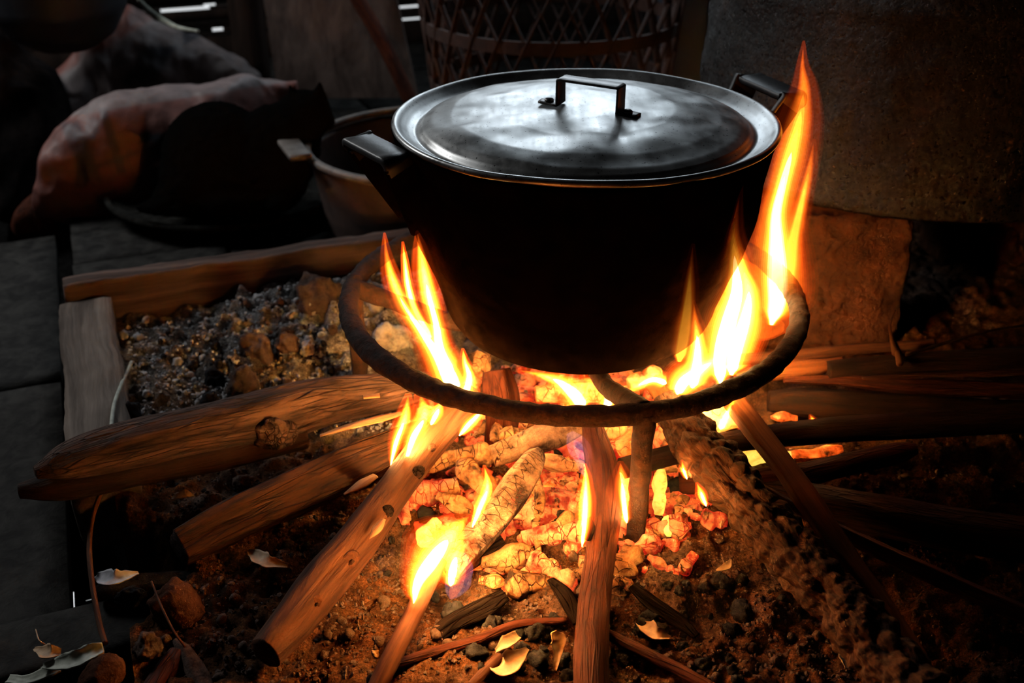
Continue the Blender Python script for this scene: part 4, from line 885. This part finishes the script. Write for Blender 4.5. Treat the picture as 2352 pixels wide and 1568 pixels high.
# clay pot at left
cp = loft('clay_jar', [(38, 500, 530, .70, .02), (60, 462, 548, .71, .04), (100, 440, 560, .72, .045), (135, 465, 560, .72, .04), (158, 510, 552, .72, .02)], M['bark_red'], 'small dark red earthen lump standing behind the frame corner', 'jar', seed=6, noise=.003)
# winnowing tray
TC = P(470, 478, FLZ+.012); th = np.linspace(0, 2*PI, 120, endpoint=False)
tr = empty('winnowing_tray', tuple(TC)); tag(tr, 'round flat woven tray on the floor under the black cat', 'tray')
TCc = TC+np.array([.0, .15, 0])
rx = .2
lathe('tray_mat', dense([(.0005, 0), (rx*.85, .001), (rx, .014), (rx, .018), (rx*.84, .005), (.0005, .004)], 40), M['tray'], seg=100, parent=tr, center=(0.03, .07, 0))
tube('tray_rim', np.stack([rx*np.cos(th)+.03, .07+rx*np.sin(th), 0*th+.017], -1), np.full(120, .0055), M['tray'], tr, closed=True, seg=10)
# black cat: one continuous body, resting, head turned away to the right
def cat():
    bm = bmesh.new(); from mathutils import Matrix, Euler
    cY = .64
    def S(px, py, y, rx, ry, rz, rot=(0, 0, 0)):
        c = F(px, py, y); m = Matrix.Translation(Vector(c)) @ Euler(rot).to_matrix().to_4x4() @ Matrix.Diagonal((rx, ry, rz, 1)); bmesh.ops.create_icosphere(bm, subdivisions=3, radius=1, matrix=m)
    S(505, 365, cY, .088, .085, .090); S(470, 400, cY, .068, .085, .07); S(590, 385, cY, .085, .08, .075); S(640, 340, cY, .065, .06, .07); S(560, 430, cY-.01, .1, .09, .04)
    S(700, 262, cY+.01, .042, .045, .038); S(672, 300, cY, .045, .05, .05); S(738, 275, cY+.03, .022, .022, .018)
    S(650, 440, cY-.03, .03, .07, .022); S(460, 470, cY-.05, .1, .03, .016, (0, 0, .1)); S(400, 440, cY-.02, .03, .06, .02)
    for px, py in ((676, 222), (733, 214)):
        m = Matrix.Translation(Vector(F(px, py, cY+.01))) @ Euler((0.15, .2 if px > 700 else -.2, 0)).to_matrix().to_4x4(); bmesh.ops.create_cone(bm, segments=12, radius1=.018, radius2=.003, depth=.04, matrix=m, cap_ends=True)
    me = bpy.data.meshes.new('cat'); bm.to_mesh(me); bm.free(); o = bpy.data.objects.new('cat', me); COL.objects.link(o)
    md = o.modifiers.new('r', 'REMESH'); md.mode = 'VOXEL'; md.voxel_size = .0045; s_ = o.modifiers.new('s', 'SMOOTH'); s_.iterations = 6; s_.factor = .5
    dg = bpy.context.evaluated_depsgraph_get(); me2 = bpy.data.meshes.new_from_object(o.evaluated_get(dg)); o.modifiers.clear(); o.data = me2
    V = np.empty(len(me2.vertices)*3, np.float32); me2.vertices.foreach_get('co', V); V = V.reshape(-1, 3).astype(float)
    nr = np.empty(len(me2.vertices)*3, np.float32); me2.vertices.foreach_get('normal', nr); V += nr.reshape(-1, 3)*(.0016*fbm(V*180, 2, 3)[:, None])
    base = np.array([V[:, 0].mean(), V[:, 1].mean(), V[:, 2].min()]); me2.vertices.foreach_set('co', (V-base).astype(np.float32).ravel())
    me2.polygons.foreach_set('use_smooth', [True]*len(me2.polygons)); me2.materials.clear(); me2.materials.append(M['fur']); o.location = base; print('CATZ', base[2], FLZ+.018); o.location[2] = FLZ+.016
    tag(o, 'black cat curled up on the woven tray with its head turned away', 'cat'); return o
cat()
# leaning board, diagonal pole, wall post
def lean(name, px0, px1, ytop, ybot, Y, th_, mat, label, cat_, lean_=.0, px2=None, px3=None, **kw):
    bl, brr = F(px0, ybot, Y), F(px1, ybot, Y); tl = F(px2 if px2 is not None else px0, ytop, Y+lean_); trr = F(px3 if px3 is not None else px1, ytop, Y+lean_)
    V = []; fs = []; nz, nx = 24, 10
    for s_ in (0, 1):
        for i in range(nz+1):
            for j in range(nx+1):
                u, v = j/nx, i/nz; p = (bl*(1-u)+brr*u)*(1-v)+(tl*(1-u)+trr*u)*v; p = p+np.array([0, th_*s_+.002*float(vn(p*20, 3)), 0]); V.append(p)
    W_ = nx+1; S = (nz+1)*W_
    for i in range(nz):
        for j in range(nx): a = i*W_+j; fs += [(a, a+1, a+W_+1, a+W_), (S+a, S+a+W_, S+a+W_+1, S+a+1)]
    bd = [j for j in range(W_)]+[i*W_+nx for i in range(1, nz+1)]+[nz*W_+j for j in range(nx-1, -1, -1)]+[i*W_ for i in range(nz-1, 0, -1)]
    for a, b in zip(bd, bd[1:]+bd[:1]): fs.append((a, S+a, S+b, b))
    V = np.array(V); base = V.mean(0); base[2] = V[:, 2].min(); o = mesh_obj(name, V-base, fs, mat, tc=(V-base), smooth=False); o.location = base; return tag(o, label, cat_)
lean('board', 640, 960, -420, 225, 1.28, .02, M['board'], 'wide grey-brown board leaning against the back wall', 'board', .12, px2=540, px3=820)
log('pole', [(960, 262, -.05, 22), (880, 120, .12, 24), (800, -30, .26, 26)], M['bark_red'], 'dark reddish pole leaning diagonally in front of the wide board', 'pole', seed=7, n=30) if False else None
pa = [F(945, 235, 1.16), F(880, 100, 1.2), F(800, -40, 1.24), F(700, -230, 1.3)]; pb = np.array(pa[0]); o = tube('pole', np.array(pa)-pb, [.015]*4, M['bark_red'], n=40, seg=16, amp=.001); o.location = pb; tag(o, 'dark reddish pole leaning diagonally in front of the wide board', 'pole')
ps = box('wall_post', F(548, -120, 1.42)*np.array([1, 1, 0])+Z*.4, (1, 0, 0), (0, 1, 0), Z, .033, .03, .46, M['dark_plank'], bev=.004, n=(2, 2, 10)); tag(ps, 'black upright post between the light slits at the top left', 'post')
# lattice basket
BK = F(1265, 60, 1.02); bR = .235
bk = empty('bamboo_basket', (BK[0], BK[1], FLZ)); tag(bk, 'tall brown bamboo lattice basket behind the cooking pot', 'basket'); Hb = .46
def brad(z): return bR*(.86+.22*z/Hb)
for z0_, w_ in ((.0, .03), (.125, .022), (.235, .022), (.335, .02), (.45, .025)):
    lathe('band', [(brad(z0_)+.004, z0_), (brad(z0_+w_)+.004, z0_+w_), (brad(z0_+w_)-.001, z0_+w_), (brad(z0_)-.001, z0_)], M['basket'], seg=72, parent=bk, closed=True, smooth=False)
nb = 30
for k in range(nb):
    for sg in (-1, 1):
        zs = np.linspace(0, Hb, 14); a0 = 2*PI*k/nb; an = a0+sg*zs*2.1
        pts = np.stack([(brad(zs)+.001*sg)*np.cos(an), (brad(zs)+.001*sg)*np.sin(an), zs], -1)
        tube('strip', pts, np.full(14, .0062), M['basket'], bk, n=14, seg=6, flat=.3, upv=(0, 0, 1), cap=True)
lathe('basket_base', [(.0005, .0), (brad(0), .0), (brad(0), .006), (.0005, .006)], M['basket'], seg=48, parent=bk)
jc = empty('water_can', tuple(F(1572, 40, 1.3)*np.array([1, 1, 0])+Z*FLZ)); tag(jc, 'dark blue-grey plastic can between the basket and the drum', 'can')
box('can_body', (0, 0, .15), (1, 0, 0), (0, 1, 0), Z, .052, .06, .15, M['bluepl'], jc, bev=.015, n=(8, 8, 12)); box('can_neck', (0, 0, .315), (1, 0, 0), (0, 1, 0), Z, .02, .02, .02, M['bluepl'], jc, bev=.006, n=(6, 6, 4))

# ---------------------------------------------------------------- flames
def vol_mat(name, col, s):
    m = bpy.data.materials.new(name); m.use_nodes = True; t = m.node_tree; t.nodes.clear()
    e = t.nodes.new('ShaderNodeEmission'); e.inputs[0].default_value = (*col, 1); e.inputs[1].default_value = s
    o = t.nodes.new('ShaderNodeOutputMaterial'); t.links.new(e.outputs[0], o.inputs['Volume']); return m
FM = {}
def fm(kind, s):
    k = (kind, round(s, 2))
    if k not in FM:
        col = {'veil': (1, .085, .005), 'outer': (1, .19, .010), 'mid': (1, .50, .035), 'core': (1, .74, .30), 'blue': (.5, .32, .6), 'red': (1, .06, .01)}[kind]
        FM[k] = vol_mat('flame_'+kind, col, s)
    return FM[k]
SHELLS = [('veil', 1.50, 1.0, 3), ('veil', 1.38, 1.0, 4), ('veil', 1.27, 1.0, 6), ('veil', 1.17, .99, 9), ('veil', 1.08, .98, 13), ('outer', 1.0, .965, 19), ('outer', .92, .94, 24), ('outer', .84, .91, 28),
 ('outer', .76, .88, 32), ('outer', .68, .84, 38), ('mid', .60, .79, 56), ('mid', .52, .74, 72), ('mid', .44, .68, 90), ('core', .37, .61, 220), ('core', .30, .55, 280), ('core', .22, .48, 320)]
def flame(pts, Y, label, hot=1.0, light=0., z=None, seed=0, core=True, flat=.55, group=None, kinds=None, tip=.0):
    """pts base->tip (px, py, r px [, Y]); nested shells of glowing gas: thick parts burn to yellow and white"""
    pa = np.array([(P(x, y, z) if z is not None else F(x, y, (rest[0] if rest else Y))) for x, y, r, *rest in pts]); ra = np.array([p_[2]*depth(q)/FOC for p_, q in zip(pts, pa)])
    base = pa[0].copy(); root = None; n = 56; seg = 26
    c = catmull(np.c_[pa, ra], n); ts = np.linspace(0, 1, n)
    rm = max(ra)
    shells = kinds or SHELLS
    for i, (kd, rf, tf, st) in enumerate(shells):
        if kd == 'core' and not core: continue
        k = max(8, int(n*tf)); cc = c[:k].copy(); u = np.linspace(0, 1, k)
        taper = 1 if tf > .99 else np.sqrt(np.clip(1-u**2.2, 0, 1))
        r = cc[:, 3]*rf*1.12*taper*(1+.07*vn(np.stack([u*6, 0*u+seed*1.3, 0*u+i*.04], -1), seed)); lo = sm(-.02, .10, u)*.75+.25
        r = np.maximum(r*lo, .0001)
        V, fs, T = tube_data(cc[:, :3]-base, r, n=k, seg=seg, upv=(0, 1, .01), flat=flat)
        # flutes: long soft ridges licking upwards
        ring = np.arange(len(V)); ang = np.arctan2(T[:, 1], T[:, 0]); cl = catmull(np.c_[cc[:, :3]-base, r], k)[:, :3]
        cen = np.vstack([np.repeat(cl, seg, 0), np.repeat(cl[:1], seg+1, 0), np.repeat(cl[-1:], seg+1, 0)])[:len(V)]
        fl = 1+.14*vn(np.stack([np.cos(ang)*2.2+seed, np.sin(ang)*2.2, T[:, 2]*14+i*.03], -1), seed+3)
        V = cen+(V-cen)*fl[:, None]
        sc = .012/max(rm*flat, .002)*.5; sc = min(max(sc, .55), 3.0)
        o = mesh_obj('flame' if i == 0 else 'flame_core' if kd in ('core', 'mid') else 'flame_sheath', V, fs, fm(kd, st*hot*sc*VOLK), parent=root)
        if i == 0: root = o; o.location = base
    tag(root, label, 'flame', group)
    if light:
        for f_ in (.2, .4, .6, .8):
            q = c[int(f_*(n-1))]; fire_light(q[:3], light*(.4, .3, .2, .1)[int(f_*5)-1])
    return root
flame([(1772, 745, 30), (1785, 690, 50), (1785, 620, 52), (1782, 550, 44), (1782, 490, 37), (1797, 425, 36), (1818, 350, 40), (1836, 275, 35), (1846, 205, 22), (1843, 150, 10), (1846, 95, 2)], -.01, 'tallest flame licking up past the right side of the pot', light=.10, seed=1, hot=.5)
flame([(1800, 700, 24), (1812, 620, 26), (1824, 540, 20), (1842, 460, 17), (1858, 390, 13), (1870, 320, 3)], .0, 'faint orange veil beside the tallest flame', seed=2, core=False, hot=.2)
flame([(1655, 880, 26), (1655, 820, 40), (1674, 740, 50), (1692, 670, 44), (1688, 600, 30), (1684, 540, 18), (1692, 470, 10), (1706, 400, 2)], -.115, 'forked flame on the right front of the pot, left prong', light=.12, seed=3, hot=.75)
flame([(1680, 860, 26), (1690, 800, 38), (1712, 730, 36), (1720, 670, 26), (1708, 620, 14), (1700, 570, 4)], -.10, 'forked flame on the right front of the pot, right prong', light=.12, seed=4, hot=1.3)
flame([(1590, 890, 26), (1600, 840, 28), (1602, 790, 20), (1597, 740, 12), (1593, 690, 2)], -.13, 'short pointed flame left of the forked flame', light=.05, seed=5)
flame([(1555, 905, 20), (1572, 875, 34), (1615, 845, 30), (1660, 815, 22), (1690, 790, 10)], -.14, 'bright curling flame base at the right under the pot rim', light=.12, seed=6, hot=1.3)
flame([(1530, 880, 14), (1500, 872, 16), (1460, 888, 14), (1440, 905, 6)], -.10, 'flame spreading under the pot bottom on the right', seed=7, hot=.9, light=.04)
flame([(1340, 935, 30), (1318, 905, 34), (1285, 878, 22), (1245, 862, 10), (1190, 850, 4)], -.10, 'flame running left under the middle of the pot', light=.10, seed=8, hot=1.2)
flame([(1395, 935, 22), (1398, 905, 30), (1375, 882, 24), (1330, 868, 8)], -.09, 'rounded flame under the pot beside the prong', light=.06, seed=9)
flame([(1050, 915, 34), (1035, 870, 44), (1005, 815, 30), (965, 755, 21), (925, 695, 20), (900, 635, 16), (888, 585, 10), (883, 535, 2)], -.11, 'long left flame curling outwards from the ring', light=.12, seed=10, hot=.65)
flame([(1040, 860, 24), (1012, 805, 24), (1002, 745, 19), (988, 690, 20), (975, 630, 18), (966, 575, 12), (958, 530, 2)], -.10, 'upright orange flame hugging the left side of the pot', light=.05, seed=11, hot=.6)
flame([(990, 775, 10), (955, 715, 9), (938, 660, 9), (930, 600, 6), (925, 555, 2)], -.09, 'thin wisp between the two left flames', seed=12, hot=.6, core=False)
flame([(1070, 905, 22), (1078, 865, 14), (1068, 830, 8), (1063, 800, 2)], -.13, 'small hooked flame right of the long left flame', seed=13, hot=1.2)
flame([(897, 1070, 3), (910, 1015, 13), (930, 960, 16), (938, 905, 5)], -.17, 'left thin flame under the ring beside the knotty branch', seed=14, hot=.9, light=.04)
flame([(932, 1058, 6), (950, 1005, 20), (975, 955, 23), (965, 905, 9)], -.175, 'right bright flame under the ring beside the knotty branch', seed=15, hot=1.3, light=.12)
flame([(990, 975, 8), (1005, 945, 16), (1018, 918, 4)], -.18, 'short flame crossing the knotty branch below the ring', seed=16, hot=1.2)
flame([(1055, 1000, 5), (1080, 970, 13), (1105, 945, 8), (1112, 925, 2)], -.16, 'small slanted flame right of the knotty branch', seed=17, hot=1.0, light=.03)
flame([(1085, 1210, 4), (1103, 1165, 12), (1120, 1118, 13), (1112, 1068, 2)], -.27, 'slim flame standing in the middle of the embers', seed=18, hot=1.0, light=.04)
flame([(950, 1385, 8), (962, 1335, 28), (995, 1285, 48), (1028, 1240, 50), (1055, 1205, 26), (1082, 1182, 3)], -.33, 'whitest broad flame in the lower centre', seed=19, hot=1.6, light=5)
flame([(1035, 1345, 12), (1040, 1310, 26), (1050, 1270, 22), (1065, 1225, 4)], -.31, 'white flame lobe right of the broad one', seed=20, hot=1.0)
flame([(1337, 1255, 3), (1342, 1205, 12), (1345, 1150, 14), (1346, 1100, 9), (1344, 1065, 2)], -.30, 'slender yellow flame along the left of the upright branch', seed=21, hot=1.2, light=.05)
flame([(1655, 985, 16), (1668, 955, 14), (1682, 925, 10), (1690, 898, 3)], -.12, 'small flame below the ring by the pale split stick', seed=22, hot=1.2, light=.05)
flame([(1600, 985, 16), (1610, 955, 24), (1625, 935, 8)], -.14, 'low flame behind the bumpy stalk', seed=23, hot=1.2, light=.05)
flame([(1622, 1162, 3), (1612, 1135, 9), (1600, 1108, 2)], -.25, 'tiny pointed flame left of the bumpy stalk', seed=24, hot=1.0)
flame([(1578, 1100, 3), (1570, 1078, 7), (1566, 1056, 2)], -.2, 'tiny flame beside the front leg right side', seed=25, hot=1.0)
flame([(1885, 985, 4), (1872, 970, 7), (1860, 952, 2)], -.07, 'tiny flame over the long round stick', seed=26, hot=.9, light=.01)
flame([(1560, 830, 20), (1572, 760, 22), (1580, 690, 16), (1586, 620, 10), (1592, 560, 3)], -.15, 'faint dark red flame in front of the pot wall', seed=27, hot=.12, core=False)
flame([(1345, 1095, 8), (1340, 1050, 18), (1325, 1020, 20), (1310, 995, 8)], -.2, 'bluish violet flame behind the upright branch', seed=28, kinds=[('blue', 1.1, 1, 5), ('blue', .7, .8, 6)])
flame([(1035, 1375, 8), (1050, 1340, 22), (1062, 1300, 18), (1064, 1270, 4)], -.34, 'bluish transparent flame right of the thin stick', seed=29, kinds=[('blue', 1.1, 1, 5), ('outer', .6, .8, 6)])
flame([(1440, 1200, 10), (1432, 1150, 16), (1428, 1100, 16), (1425, 1060, 4)], -.24, 'low orange flame between upright branch and front leg', seed=30, hot=.5, light=.05)
flame([(1770, 770, 30), (1765, 745, 38), (1770, 715, 30)], .0, 'hazy orange flame foot behind the ring on the right', seed=31, kinds=[('veil', 1.3, 1, 22), ('outer', .9, .9, 15)])
# the glow of the ember bed itself
for (px, py, z, w) in ((1440, 1230, .05, .5), (1540, 1180, .05, .5), (1100, 1160, .07, .5), (930, 1120, .03, .25), (1780, 1000, .03, .35), (1180, 1180, .06, .06), (1300, 1150, .06, .07), (1440, 1130, .06, .06), (1300, 950, .06, .12), (1500, 930, .07, .10), (1120, 960, .07, .10), (1640, 960, .05, .06)): fire_light(P(px, py, z), w, (1, .22, .03))
